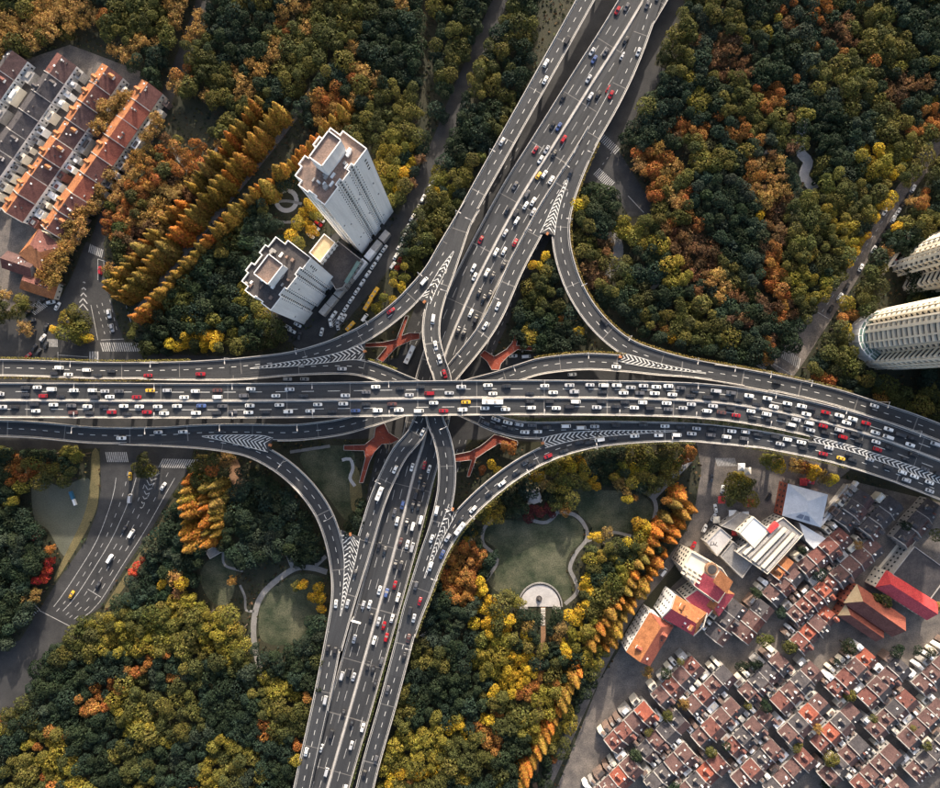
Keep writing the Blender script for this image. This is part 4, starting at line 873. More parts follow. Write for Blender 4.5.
# church halls
gable('church_hall', 'long rust-red roofed hall with a pale apse, larger of the pair', 'church', P(857, 597, 14), P(906, 631, 14), 6.0, 9, 14, M_BROT, (M_BROT, M_MAROON, M_TAN), hip=(4, 0), party=False, winw=True)  # maroon slope paints in the shaded side of the rust roof
gable('church_hall', 'smaller rust-red roofed hall with pale rounded end beside the larger hall', 'church', P(846, 612, 10), P(884, 638, 10), 3.6, 7, 10, M_BROT, (M_BROT, M_MAROON, M_TAN), hip=(3, 0), party=False)  # lit and shaded slope colours as on the larger hall
gable('long_red_roof_building', 'bright red-roofed long building at the right edge', 'building', P(886, 581, 13), P(938, 614, 13), 5.2, 9.5, 13, M_CREAM, (M_REDT, M_PINKT, M_REDT), hip=(3, 0), party=False)
flat_building('warehouse', 'large dark flat-roofed warehouse at the right edge', 'warehouse', [P(x, y, 9) for x, y in ((892, 574), (914, 546), (950, 572), (928, 602))], 9, wall=M_WALLG, roof=M_SLATE, par=.5)
sheet('parking_lane', [(874, 572), (908, 530), (918, 538), (890, 578)], .1, M_CREAM)
lines('lane_divider', [[(880, 570), (908, 537)], [(885, 573), (912, 540)]], .8, .14, M_GREYROOF)
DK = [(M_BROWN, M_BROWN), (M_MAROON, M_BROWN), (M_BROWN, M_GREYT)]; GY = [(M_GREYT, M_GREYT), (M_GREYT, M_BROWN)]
wg = lambda s: (s, 4.5, 6, M_RUST)
for d, a, b, n, rs, w in (('dark grey row right of the grey hall', (846, 527), (872, 496), 3, GY, wg(1)), ('grey row by the ramp at right edge', (870, 536), (901, 503), 3, GY, wg(1)),
        ('maroon row below the grey hall', (806, 574), (850, 536), 4, DK, wg(1)), ('maroon row beside the cream parking lane', (829, 592), (882, 546), 5, DK, wg(1)),
        ('brown row below the stepped building', (772, 602), (800, 572), 3, [(M_BROWN, M_MAROON), (M_BROWN, M_GREYT)], wg(1)), ('brown row left of the church halls', (796, 622), (832, 590), 4, [(M_MAROON, M_BROWN), (M_BROWN, M_BROWN), (M_BROT, M_BROWN)], wg(1)),
        ('lowest brown row at the bottom right', (800, 650), (836, 614), 4, [(M_MAROON, M_BROWN), (M_BROWN, M_GREYT), (M_BROT, M_BROWN)], wg(1)), ('short orange row under the stepped building', (779, 580), (794, 562), 2, [(M_ORANGE, M_BROWN)], None),
        ('dark row left at the bottom right', (742, 640), (770, 606), 3, [(M_GREYT, M_BROWN), (M_BROWN, M_MAROON)], wg(1)), ('grey row under the crimson roofs', (716, 642), (744, 606), 3, GY, wg(1)),
        ('right-hand row beyond the warehouse', (905, 545), (940, 505), 3, GY, None)):
    terrace(d, a, b, n, 5.2, 6.2, 9.2, M_WALLG, rs, 'terraces at lower right', wing=w)
rc = 0
dv, pv = np.array((.72, -.694)), np.array((.694, .72))
for k in range(-3, 12):
    for m in range(-2, 6):
        a = np.array((660., 705.)) + pv * 29 * k + dv * 66 * m + dv * (17 if k % 2 else 0); b = a + dv * 57
        if min(a[1], b[1]) < 648 or a[0] < 575 or b[0] > 985 or a[1] > 830 or a[0] < 648 - (a[1] - 640) * .47: continue
        if any(is_blocked(P(*(a + (b - a) * t + pv * o)), 1) for t in (0, .25, .5, .75, 1) for o in (-9, 0, 9)): continue
        rc += 1; terrace('%s row along the bottom edge' % ordinal(rc), a, b, 4, 5.4, 6.2, 9.2, M_WALLG, DK + DK + GY + [(M_BROT, M_MAROON)], 'terraces below the bottom edge', wing=wg(1))
for k, (x, y, s, m) in enumerate(((835, 505, 1, M_WHITE), (842, 500, 1, M_CONC), (848, 494, 1, M_WHITE), (838, 497, 1, M_CONC))):
    q, q2 = P(x - 14, y + 20, 3), P(x + 10, y - 12, 3); d = q2 - q; mb = MB(); mb.box(((q.x + q2.x) / 2, (q.y + q2.y) / 2, 1.6), (d.length, 1.6, 3.2), math.atan2(d.y, d.x))
    tag(mb.build('yard_wall', m), 'long pale yard roof strip right of grey hall, %s from left' % ordinal(k + 1), 'wall', 'yard strips')
# pavilion in the park, small shelter, white garden sculpture
q = P(534, 497, 4); e = empty('pavilion', (q.x, q.y, 0), 'octagonal pinkish park pavilion with four small corner kiosks', 'pavilion')
mb = MB(); mb.cyl((q.x, q.y, 3.2), 4.2, .5, 8, 4.0); mb.cyl((q.x, q.y, 3.7), 3.9, 1.0, 8, .6); mb.build('roof', M_PLAZA, e)
for k in range(8): mb = MB(); a = k * R(45); mb.cyl((q.x + 3.4 * math.cos(a), q.y + 3.4 * math.sin(a), 0), .16, 3.25, 6); mb.build('column', M_CONC, e)
for k in range(4): mb = MB(); a = R(45 + 90 * k + 12); mb.box((q.x + 4.6 * math.cos(a), q.y + 4.6 * math.sin(a), 1.1), (1.2, 1.8, 2.2), a); mb.build('kiosk', M_CREAM, e)
block([(525, 488), (543, 488), (543, 506), (525, 506)])
flat_building('park_shelter', 'small grey flat-roofed shelter at the end of the redwood rows', 'shelter', [P(x, y, 4) for x, y in ((205, 551), (217, 545), (222, 552), (210, 559))], 4, wall=M_CONC, roof=M_PATH, par=.2, win=False)
q = P(74, 497); e = empty('garden_sculpture', q, 'slender blue and white sculpture lying on the lower left lawn', 'sculpture')
mb = MB(); p0, p1 = P(71.5, 491), P(76.5, 505); d = p1 - p0; a = math.atan2(d.y, d.x); mb.box((p0.x + d.x * .28, p0.y + d.y * .28, .8), (d.length * .55, 1.5, 1.6), a); mb.build('blue_section', mat('blue_panel', (.03, .12, .20), (.05, .16, .26)), e)
mb = MB(); mb.box((p0.x + d.x * .78, p0.y + d.y * .78, .7), (d.length * .42, 1.2, 1.4), a); mb.build('white_section', M_WHITE, e)
block([(68, 486), (80, 486), (80, 508), (68, 508)])
# market tents and stalls
for k, (x, y, m, lab) in enumerate(((742, 467, M_WHITE, 'white'), (748, 471, M_CREAM, 'cream'), (735, 533, M_REDT, 'red'), (722, 500, M_REDT, 'small red'), (752, 503, M_REDT, 'bright red'), (733, 514, M_WHITE, 'white'), (746, 515, M_WHITE, 'white'), (717, 520, M_CREAM, 'cream'), (804, 482, M_REDT, 'red'))):
    q = P(x, y, 3); e = empty('market_tent', (q.x, q.y, 0), '%s market tent, %s from the left around the square' % (lab, ordinal(k + 1)), 'tent', 'market tents'); s = random.uniform(1.6, 2.2)
    mb = MB(); mb.add([(q.x - s, q.y - s, 2.5), (q.x + s, q.y - s, 2.5), (q.x + s, q.y + s, 2.5), (q.x - s, q.y + s, 2.5), (q.x, q.y, 3.6)], [(0, 1, 4), (1, 2, 4), (2, 3, 4), (3, 0, 4)]); mb.build('canopy', m, e)
    for sx in (-1, 1):
        for sy in (-1, 1): mb = MB(); mb.cyl((q.x + sx * s * .93, q.y + sy * s * .93, 0), .06, 2.52, 6); mb.build('pole', M_STEEL, e)
# playground by the upper right tower
q = P(889, 262); e = empty('playground_slide', q, 'white and pink looping playground slide beside the upper right tower', 'playground')
for k, (dx, dy, rr, m) in enumerate(((0, 0, 2.6, M_WHITE), (4.5, 2.5, 2.4, M_PINKT))):
    mb = MB(); n = 18
    for i in range(n): a = 6.2832 * i / n; mb.box((q.x + dx + rr * math.cos(a), q.y + dy + rr * math.sin(a), .6 + .08 * i), (.5, 1.1, .4), a)
    mb.build('slide_loop', m, e)
mb = MB(); p0, p1 = P(881, 276, 2), P(917, 226, 2); d = p1 - p0; mb.box(((p0.x + p1.x) / 2, (p0.y + p1.y) / 2, 1.2), (d.length, 1.8, 2.4), math.atan2(d.y, d.x)); tag(mb.build('garden_wall', M_CREAM), 'long straight cream garden wall beside the upper right tower', 'wall')
block([(878, 250), (900, 250), (900, 280), (878, 280)])
# ------------------------------------------------------------------ trees
def broad_proto(seed, lobes, leaves, lobe_r=(.34, .52), flatk=.8):
    g = np.random.default_rng(seed); C = []; N = []; S = []
    cs = []
    for i in range(lobes):
        th = i * 2.39996 + g.uniform(-.4, .4); zz = 1 - (i + .5) / lobes * 1.25; rr = math.sqrt(max(0, 1 - zz * zz)); k = g.uniform(.48, .74)
        cs.append((np.array((rr * math.cos(th) * k, rr * math.sin(th) * k, zz * k * flatk + g.uniform(-.06, .1))), g.uniform(*lobe_r)))
    for c, r in cs:
        d = g.normal(size=(leaves, 3)); d[:, 2] = d[:, 2] * .8 + .45; d /= np.linalg.norm(d, axis=1)[:, None]
        rad = r * g.uniform(.72, 1.05, leaves)[:, None]; p = c + d * rad
        keep = np.ones(leaves, bool)
        for c2, r2 in cs:
            if c2 is c: continue
            keep &= np.linalg.norm(p - c2, axis=1) > r2 * .72
        C.append(p[keep]); N.append(d[keep]); S.append(g.uniform(.07, .165, keep.sum()))
    C, N, S = np.concatenate(C), np.concatenate(N), np.concatenate(S); C[:, 2] -= C[:, 2].min() 
    return leaf_quads(C, S, N, .45)
def sparse_proto(seed):
    g = np.random.default_rng(seed); C = []; N = []
    for i in range(34):
        d = g.normal(size=3); d[2] = abs(d[2]) * .7; d /= np.linalg.norm(d); c = d * g.uniform(.35, .92) * np.array((1, 1, .8)); n = 34
        q = g.normal(size=(n, 3)) * .13; C.append(c + q); N.append(np.tile(d, (n, 1)) + g.normal(size=(n, 3)) * .3)
    C, N = np.concatenate(C), np.concatenate(N); C[:, 2] -= C[:, 2].min(); return leaf_quads(C, g.uniform(.06, .14, len(C)), N, .6)
def cone_proto(seed):
    """dawn redwood: unit height cone of drooping sprays, base radius about .2"""
    g = np.random.default_rng(seed); C = []; N = []; S = []
    for i in range(44):
        h = .06 + .93 * (i / 44) ** .95; r = .20 * (1 - h) ** .8 + .012; nb = max(5, int(16 * (1 - h) + 5)); a0 = g.uniform(0, 6.28)
        for b in range(nb):
            a = a0 + 6.2832 * b / nb + g.uniform(-.25, .25); rr = r * g.uniform(.75, 1.12)
            for t in (.45, .75, 1.0):
                if t < .7 and g.random() < .3: continue
                C.append((rr * t * math.cos(a), rr * t * math.sin(a), h - .03 * t + g.uniform(-.008, .008))); N.append((math.cos(a) * .8, math.sin(a) * .8, .9)); S.append(.055 * (1 - .55 * h) * g.uniform(.7, 1.2))
    return leaf_quads(np.array(C), np.array(S), np.array(N), .35)
PB = [broad_proto(20 + i, l, n) for i, (l, n) in enumerate(((16, 105), (13, 120), (20, 90), (11, 135), (17, 105), (24, 78)))]
def merge(a, b, off, k):
    v = np.concatenate([a, b * k + np.array(off)]); v[:, :2] -= (v[:, :2].max(0) + v[:, :2].min(0)) / 2; return v * (1.25 / np.abs(v[:, :2]).max())
PB += [merge(PB[0], PB[3], (.9, .35, -.15), .75), merge(PB[2], PB[1], (-.6, .8, .2), .8), merge(PB[5], PB[4], (.5, -.9, -.1), .65)]
PS = [sparse_proto(60 + i) for i in range(3)]; PC = [cone_proto(80 + i) for i in range(3)]
MBr = [quad_mesh('broadleaf_crown', v) for v in PB]; MSp = [quad_mesh('sparse_crown', v) for v in PS]; MCo = [quad_mesh('redwood_crown', v) for v in PC]
for m_ in MBr + MSp + MCo: m_.materials.append(M_LEAF)
def trunk_mesh(h, r, limbs):
    mb = MB(); n = 7; prev = None
    for z, rr in ((0, r * 1.3), (h * .3, r), (h, r * .45)):
        ringv = [(rr * math.cos(6.2832 * i / n), rr * math.sin(6.2832 * i / n), z) for i in range(n)]; b = len(mb.v); mb.v += ringv
        if prev is not None:
            for i in range(n): mb.f.append((prev + i, prev + (i + 1) % n, b + (i + 1) % n, b + i)); mb.mi.append(0)
        prev = b
    for k in range(limbs):
        a = 2.4 * k; z0 = h * (.45 + .1 * k); d = Vector((math.cos(a) * .6, math.sin(a) * .6, .55)); s = Vector((-math.sin(a), math.cos(a), 0)) * r * .35; u = Vector((0, 0, r * .35))
        p0 = Vector((0, 0, z0)); p1 = p0 + d * h * .55; mb.add([p0 + s, p0 + u, p0 - s, p1 + s * .3, p1 + u * .3, p1 - s * .3], [(0, 1, 4, 3), (1, 2, 5, 4), (2, 0, 3, 5)])
    me = mb.mesh('trunk'); me.materials.append(M_BARK); return me
TRK = trunk_mesh(1.0, .045, 4); TRC = trunk_mesh(1.0, .018, 0)
SP = {  # name, noun, colours, form, radius range, height range
 'evergreen': ('evergreen_tree', 'dark green evergreen tree', [(.019, .034, .018), (.028, .043, .021), (.022, .039, .026)], 'b', (2.6, 6.2), (8, 12)),
 'teal': ('camphor_tree', 'blue-green round-topped tree', [(.024, .044, .028), (.031, .050, .029), (.044, .062, .042)], 'b', (2.6, 6.0), (8, 12)),
 'olive': ('elm_tree', 'olive green broadleaf tree', [(.085, .088, .024), (.12, .110, .028), (.066, .074, .025)], 'b', (2.6, 6.2), (8, 13)),
 'yellowgreen': ('locust_tree', 'yellow-green broadleaf tree', [(.19, .165, .028), (.22, .18, .03), (.15, .14, .03)], 'b', (2.5, 5.6), (8, 12)),
 'yellow': ('ginkgo_tree', 'bright yellow autumn tree', [(.42, .29, .028), (.48, .34, .035), (.38, .24, .022)], 'b', (2.4, 3.9), (7, 11)),
 'gold': ('plane_tree', 'golden brown street tree', [(.33, .205, .065), (.37, .24, .085), (.28, .18, .06)], 's', (3.6, 5.2), (9, 13)),
 'orange': ('maple_tree', 'orange autumn tree', [(.30, .130, .034), (.27, .105, .030), (.32, .160, .045)], 'b', (2.2, 4.6), (7, 11)),
 'rust': ('oak_tree', 'rust brown autumn tree', [(.16, .088, .042), (.19, .110, .050), (.13, .080, .044)], 's', (2.8, 5.2), (8, 12)),
 'red': ('red_maple_tree', 'deep red autumn tree', [(.30, .028, .020), (.20, .025, .025), (.36, .05, .025)], 'b', (1.8, 3.2), (5, 8)),
 'maroon': ('red_maple_tree', 'dark maroon tree', [(.085, .020, .022), (.11, .022, .024)], 'b', (1.8, 3.2), (5, 8)),
 'redwood': ('redwood_tree', 'narrow conical orange-gold redwood', [(.33, .15, .026), (.30, .17, .032), (.36, .135, .024)], 'c', (14, 23), (14, 23)),
 'redwood_green': ('redwood_tree', 'narrow conical olive-gold redwood', [(.24, .155, .030), (.27, .175, .034), (.20, .145, .034)], 'c', (17, 23), (17, 23)),
 'shrub': ('shrub', 'low rounded green shrub', [(.04, .065, .03), (.06, .075, .03)], 'b', (1.5, 2.4), (2, 3.2))}
TREES = []     # (species, world x, y, height, radius, zone text)
GRID = {}
def near(x, y, r):
    i, j = int(x // 6), int(y // 6)
    for a in range(i - 2, i + 3):
        for b in range(j - 2, j + 3):
            for (u, v, w) in GRID.get((a, b), ()):
                if (u - x) ** 2 + (v - y) ** 2 < (r + w) ** 2: return True
    return False
def plant(sp, px, py, zone, r=None, h=None, force=False, k=.62, margin=1):
    s = SP[sp]; r = r or random.uniform(*s[4]); h = h or random.uniform(*s[5])
    if s[3] == 'c': h = r; r = h * .2
    q = P(px, py, h * .6); x, y = q.x, q.y
    if not force and (is_blocked((x, y), margin) or near(x, y, r * k)): return False
    GRID.setdefault((int(x // 6), int(y // 6)), []).append((x, y, r * k)); TREES.append((sp, x, y, h, r, zone)); return True
NF = [(RNG.uniform(.02, .075, 4), RNG.uniform(.02, .075, 4), RNG.uniform(0, 6.28, 4), RNG.choice((-1, 1), 4)) for _ in SP]
def pick(names, wts, x, y):
    best = None
    for nme, w in zip(names, wts):
        fx, fy, ph, sg_ = NF[list(SP).index(nme)]; f = float(np.sin(fx * x + sg_ * fy * y + ph).sum()); sc_ = math.log(w) + .75 * f - .38 * math.log(-math.log(random.uniform(1e-6, 1 - 1e-6)))
        if best is None or sc_ > best[0]: best = (sc_, nme)
    return best[1]
def zone(text, poly, mix, tries=None, k=.6, rs=1.0):
    k *= .9
    m = raster(poly); ys, xs = np.nonzero(m); names = list(mix); wts = list(mix.values())
    if len(xs) == 0: return
    n = tries or int(len(xs) / 7)
    for _ in range(n):
        i = random.randrange(len(xs)); sp = pick(names, wts, xs[i], ys[i]); plant(sp, xs[i] - PAD + random.random(), ys[i] - PAD + random.random(), text, r=None if sp.startswith('redw') else random.uniform(*SP[sp][4]) * rs, k=k)
def row(text, sp, a, b, n, jit=.6, r=None, h=None):
    for i in range(n):
        if random.random() < .06: continue
        t = (i + .5) / n; plant(random.choice(sp), a[0] + (b[0] - a[0]) * t + random.uniform(-jit, jit), a[1] + (b[1] - a[1]) * t + random.uniform(-jit, jit), text, r=r, h=h, force=True)
RW, RG = ['redwood'] * 3 + ['redwood_green'], ['redwood_green'] * 3 + ['redwood']
# redwood avenues first, single trees, then the woods
for (a, b, n) in (((106, 292), (204, 172), 21), ((204, 172), (262, 98), 12)): row('in outer left line of avenue', RG, a, b, n, 1.0)
for (a, b, n) in (((117, 301), (218, 184), 21), ((218, 184), (280, 106), 13)): row('in inner left line of avenue', RG + RW[:1], a, b, n, 1.0)
for (a, b, n) in (((135, 319), (241, 204), 22), ((241, 204), (312, 145), 14), ((312, 145), (348, 103), 8)): row('in right line of avenue', RG + RW[:2], a, b, n, 1.0)
row('in left line of lower left redwoods', RW, (186, 478), (188, 552), 9, 1.0, h=None); row('in right line of lower left redwoods', RW, (203, 486), (208, 546), 9, 1.0)
row('in third line of lower left redwoods', RG, (214, 482), (216, 538), 7, 1.0)
row('in left line along back street', RW, (686, 492), (590, 650), 20, .8); row('in right line along back street', RW, (694, 506), (604, 652), 19, .8); row('in lower line along back street', RW, (586, 660), (520, 790), 16, 1)
S = lambda t, lst: [plant(sp, x, y, t, r=r, force=True) for sp, x, y, r in lst]
S('on the junction island at left', [('yellowgreen', 72, 322, 5.4), ('yellowgreen', 80, 332, 5.6), ('yellowgreen', 68, 334, 4.8), ('olive', 84, 322, 4.6), ('yellow', 88, 338, 3.2), ('yellow', 56, 330, 2.4), ('olive', 76, 313, 4.2), ('gold', 27, 329, 4.6)])
S('on lower left street island', [('olive', 145, 465, 4.8), ('yellowgreen', 150, 471, 3.8), ('olive', 139, 470, 3.6)])
S('on the market island', [('olive', 738, 488, 6), ('yellowgreen', 730, 482, 4.6), ('olive', 746, 496, 5.4), ('yellowgreen', 742, 480, 4.5), ('olive', 730, 496, 5.2), ('olive', 748, 484, 4.6)])
S('below the lower right ramp', [('yellowgreen', 770, 460, 4.4), ('yellow', 776, 466, 4.2), ('gold', 795, 466, 4.4), ('orange', 804, 468, 4), ('yellow', 812, 472, 4.2), ('gold', 822, 476, 4), ('yellow', 830, 480, 3)])
S('beside the upper left ramp', [('yellow', 172, 344, 3.2), ('yellow', 180, 346, 3.6), ('yellow', 189, 343, 3.8), ('yellow', 199, 339, 4.0), ('yellow', 209, 336, 4.2), ('yellow', 218, 338, 3.6), ('yellow', 205, 346, 3.2), ('yellow', 186, 335, 2.8), ('yellow', 216, 345, 3)])
S('beside the tower car park', [('yellow', 304, 212, 3.8), ('yellow', 312, 206, 3.4), ('yellowgreen', 298, 224, 4.0), ('yellow', 292, 236, 3.8), ('yellowgreen', 318, 216, 3.4), ('yellow', 308, 226, 3.8), ('yellowgreen', 300, 244, 3.4), ('yellow', 314, 232, 3.2), ('yellow', 288, 246, 3)])
S('beside the tower street', [('red', 401, 261, 1.9), ('red', 398, 268, 1.9), ('yellowgreen', 405, 268, 1.8), ('yellowgreen', 394, 276, 2.8), ('yellowgreen', 405, 279, 2.8), ('yellow', 403, 288, 2.8), ('yellowgreen', 394, 284, 2.5), ('yellowgreen', 384, 298, 3), ('yellow', 393, 302, 3), ('yellowgreen', 378, 308, 2.8), ('yellow', 437, 193, 2.2),
   ('yellow', 407, 168, 3.6), ('yellow', 412, 162, 3.4), ('yellow', 404, 174, 3.2), ('rust', 420, 160, 3.5), ('rust', 413, 184, 3), ('yellowgreen', 399, 182, 3.6), ('yellow', 398, 192, 2.8), ('yellowgreen', 438, 172, 3.8), ('yellowgreen', 443, 180, 3.8), ('yellowgreen', 436, 182, 3.6), ('yellowgreen', 450, 192, 3.2)])
S('in the lower right park', [('yellow', 480, 580, 3.2), ('yellow', 483, 588, 3.4), ('yellow', 478, 594, 3.2), ('yellow', 491, 600, 3.8), ('yellow', 484, 608, 4.0), ('yellow', 474, 622, 3.6), ('yellow', 488, 622, 4), ('yellow', 498, 614, 3.6), ('yellow', 508, 618, 4.2), ('yellow', 504, 628, 3.4), ('yellow', 490, 632, 3.4), ('yellowgreen', 518, 602, 3.2), ('gold', 528, 624, 4), ('yellow', 526, 634, 3.6), ('gold', 560, 628, 4.4), ('yellow', 568, 614, 4), ('yellow', 576, 620, 4), ('yellow', 580, 610, 3.4), ('gold', 556, 636, 4), ('yellow', 584, 586, 3.4), ('yellow', 587, 578, 3.2), ('yellow', 590, 590, 2.8), ('yellow', 585, 602, 2.6), ('yellowgreen', 571, 632, 3.6),
   ('yellow', 596, 536, 3.4), ('gold', 606, 532, 3.4), ('yellow', 636, 524, 3.6), ('yellow', 645, 526, 4.2), ('yellow', 652, 534, 4.2), ('yellowgreen', 640, 536, 4.6), ('yellow', 626, 542, 3.2), ('yellow', 536, 476, 4.2), ('gold', 542, 482, 3.6), ('yellow', 592, 478, 3.8), ('yellow', 596, 486, 3.2), ('yellow', 572, 466, 3.8), ('yellow', 580, 462, 3.4), ('yellowgreen', 563, 488, 3.4), ('gold', 618, 482, 4.4), ('gold', 626, 490, 3.6), ('yellow', 632, 470, 3.8), ('yellow', 626, 498, 2.6), ('orange', 634, 497, 2), ('yellowgreen', 644, 468, 4.2), ('orange', 665, 500, 2.4), ('maroon', 528, 516, 3.4), ('maroon', 540, 512, 3.2), ('maroon', 548, 508, 3), ('maroon', 533, 508, 2.8), ('maroon', 552, 514, 2.4)])
S('in the small lower left park', [('yellow', 319, 588, 3.6), ('yellow', 321, 598, 3.4), ('yellow', 314, 596, 3.4), ('yellow', 322, 608, 2.6), ('yellowgreen', 298, 586, 3.2), ('yellow', 304, 583, 2.8), ('gold', 233, 580, 3.4), ('yellow', 184, 582, 3.4), ('gold', 176, 577, 4.2), ('rust', 178, 592, 3.6), ('yellow', 163, 584, 3)])
S('in the lower left corner', [('orange', 52, 549, 2.4), ('red', 38, 580, 2.8), ('red', 45, 578, 2.6), ('red', 50, 562, 3), ('red', 48, 570, 2.8), ('gold', 30, 598, 4.2), ('gold', 38, 594, 3.6), ('red', 36, 537, 1.8), ('red', 139, 566, 3.4), ('red', 145, 560, 2.6), ('red', 134, 572, 2.8)])
S('edging the upper right wood', [('orange', 752, 178, 4.2), ('orange', 760, 176, 3.6), ('orange', 746, 182, 3.4), ('yellow', 758, 216, 2.4), ('yellow', 576, 206, 3.6), ('yellowgreen', 584, 204, 3.8), ('yellow', 861, 152, 4.2), ('yellow', 868, 160, 3.8), ('yellow', 876, 152, 3.6), ('yellow', 882, 206, 3.6), ('yellow', 890, 198, 3.2), ('yellow', 874, 218, 3), ('yellow', 858, 242, 3.2), ('yellow', 864, 236, 3.2), ('yellow', 852, 252, 3), ('yellow', 846, 264, 2.8), ('yellow', 844, 330, 2.8), ('yellow', 892, 176, 3), ('yellow', 904, 160, 3), ('orange', 664, 330, 2.6), ('yellow', 670, 338, 3)])
S('beside the right-hand towers', [('orange', 820, 376, 3.8), ('orange', 828, 380, 3.4), ('gold', 886, 252, 3.6), ('yellowgreen', 846, 304, 4.4), ('yellow', 894, 228, 2.8), ('gold', 908, 202, 3)])
S('under the right-hand ramp', [('yellow', 532, 266, 2.6), ('yellow', 545, 257, 3), ('yellow', 540, 268, 2.6), ('orange', 562, 320, 3), ('yellowgreen', 532, 336, 4.2), ('yellowgreen', 526, 330, 3.2), ('yellow', 579, 332, 2.8), ('orange', 482, 470, 2.6), ('yellow', 492, 464, 2.6), ('orange', 504, 446, 3), ('orange', 512, 448, 2.8), ('yellow', 498, 470, 2.6), ('yellow', 466, 538, 2), ('yellow', 474, 532, 2), ('orange', 472, 542, 1.7)])
D = dict
zone('at top left', [(100, 100), (165, 90), (150, 150), (135, 178), (112, 205), (84, 205), (100, 160)], D(gold=1), k=.55)
zone('left of the top left street', [(82, 205), (100, 195), (100, 228), (88, 250), (80, 276), (62, 292), (46, 292), (44, 270), (58, 252), (66, 230)], D(gold=1), k=.5)
zone('between side street and avenue', [(128, 168), (165, 140), (205, 145), (205, 175), (170, 215), (140, 262), (112, 240), (104, 225), (112, 205)], D(gold=3, orange=2, rust=2, olive=2), k=.58)
zone('left of the avenue', [(205, 145), (250, 90), (270, 95), (205, 185), (150, 255), (120, 298), (106, 276), (120, 258), (140, 262), (170, 215)], D(gold=2, olive=3), k=.58)
zone('right of the avenue', [(150, 318), (190, 275), (245, 215), (280, 172), (300, 165), (300, 180), (270, 190), (268, 218), (285, 225), (280, 242), (240, 282), (238, 300), (200, 312)], D(evergreen=5, teal=3, olive=1), k=.6)
zone('left of the shorter tower', [(128, 312), (200, 308), (238, 298), (250, 310), (270, 328), (295, 342), (240, 350), (160, 352), (132, 345)], D(evergreen=4, olive=3, yellowgreen=1), k=.6)
zone('beside the shorter tower', [(232, 285), (246, 290), (272, 320), (280, 330), (262, 335), (240, 318)], D(olive=2, yellowgreen=2), k=.55)
zone('behind the taller tower', [(378, 148), (400, 120), (430, 140), (422, 170), (402, 205), (382, 200)], D(olive=3, yellowgreen=2, evergreen=1), k=.6)
zone('between tower street and ramp', [(440, 150), (462, 110), (492, 146), (470, 180), (445, 232), (415, 268), (404, 262), (420, 212)], D(evergreen=4, olive=3, teal=1), k=.6)
zone('between tower street and ramp', [(418, 215), (436, 220), (412, 262), (398, 258)], D(teal=1, evergreen=1), k=.6, rs=.8)
zone('inside the curved right ramp', [(546, 245), (552, 262), (558, 290), (575, 320), (590, 345), (560, 352), (518, 346), (510, 330), (522, 300), (540, 255)], D(evergreen=4, olive=3), k=.6, rs=.9)
zone('in the upper right wood', [(575, 186), (604, 188), (615, 200), (612, 220), (606, 232), (576, 228)], D(evergreen=2, olive=3), k=.6)
zone('in the upper right wood', [(575, 228), (606, 232), (610, 280), (600, 290), (585, 275)], D(rust=3, gold=1, olive=1), k=.6)
zone('in the upper right wood', [(612, 168), (640, 148), (660, 148), (690, 180), (690, 212), (650, 196), (632, 180)], D(orange=3, gold=3, olive=2), k=.58)
zone('in the upper right wood', [(650, 205), (690, 212), (712, 245), (745, 285), (760, 300), (725, 300), (690, 272), (665, 240)], D(rust=4, orange=1.2, gold=1.2, olive=1), k=.58)
zone('in the upper right wood', [(622, 222), (655, 218), (668, 245), (690, 275), (672, 290), (640, 262)], D(olive=4, yellowgreen=3, evergreen=1), k=.58)
zone('in the upper right wood', [(592, 290), (625, 262), (660, 284), (700, 285), (760, 305), (765, 345), (755, 362), (700, 352), (655, 340), (620, 315)], D(evergreen=4, olive=4, teal=2, rust=1), k=.6)
zone('in the upper right wood', [(694, 172), (750, 182), (762, 240), (758, 285), (735, 275), (705, 232), (690, 200)], D(teal=5, evergreen=2), k=.6)
zone('in the upper right wood', [(742, 160), (782, 155), (785, 205), (778, 262), (795, 315), (778, 320), (764, 270), (762, 210)], D(orange=3, rust=3, gold=1.5), k=.58)
zone('in the upper right wood', [(786, 205), (820, 192), (855, 188), (872, 205), (848, 256), (832, 285), (812, 312), (790, 310), (780, 265)], D(olive=5, evergreen=1, yellowgreen=1), k=.58, rs=.8)
zone('in the upper right wood', [(765, 300), (800, 312), (812, 318), (786, 352), (765, 358)], D(evergreen=2, olive=2, rust=2, orange=2), k=.6)
zone('in the upper right wood', [(690, 148), (780, 150), (800, 190), (785, 205), (740, 178), (694, 172)], D(evergreen=4, olive=2), k=.6)
zone('in the upper right wood', [(812, 150), (905, 148), (905, 165), (872, 205), (820, 192)], D(evergreen=3, olive=3, yellowgreen=2), k=.58)
zone('between park road and right-hand towers', [(838, 318), (862, 286), (884, 248), (905, 212), (925, 190), (925, 240), (900, 250), (884, 282), (868, 312), (850, 330), (850, 362), (880, 384), (925, 398), (925, 412), (850, 392), (815, 378), (806, 362)], D(evergreen=3, olive=4, orange=1), k=.58)
zone('left of the lower left lawn', [(0, 446), (70, 446), (84, 452), (80, 476), (60, 484), (34, 482), (24, 500), (0, 505)], D(olive=3, yellowgreen=2, evergreen=3, orange=1), k=.56)
zone('in the lower left corner', [(0, 505), (28, 508), (46, 535), (62, 560), (54, 592), (38, 606), (0, 640)], D(evergreen=5, teal=2), k=.56)
zone('between lower left street and loop ramp', [(196, 462), (225, 455), (232, 470), (226, 500), (190, 490), (180, 500)], D(olive=3, orange=2, gold=1), k=.58)
zone('between lower left street and loop ramp', [(225, 480), (245, 462), (280, 485), (312, 520), (325, 560), (290, 556), (240, 560), (220, 552), (222, 510)], D(evergreen=5, teal=4), k=.6)
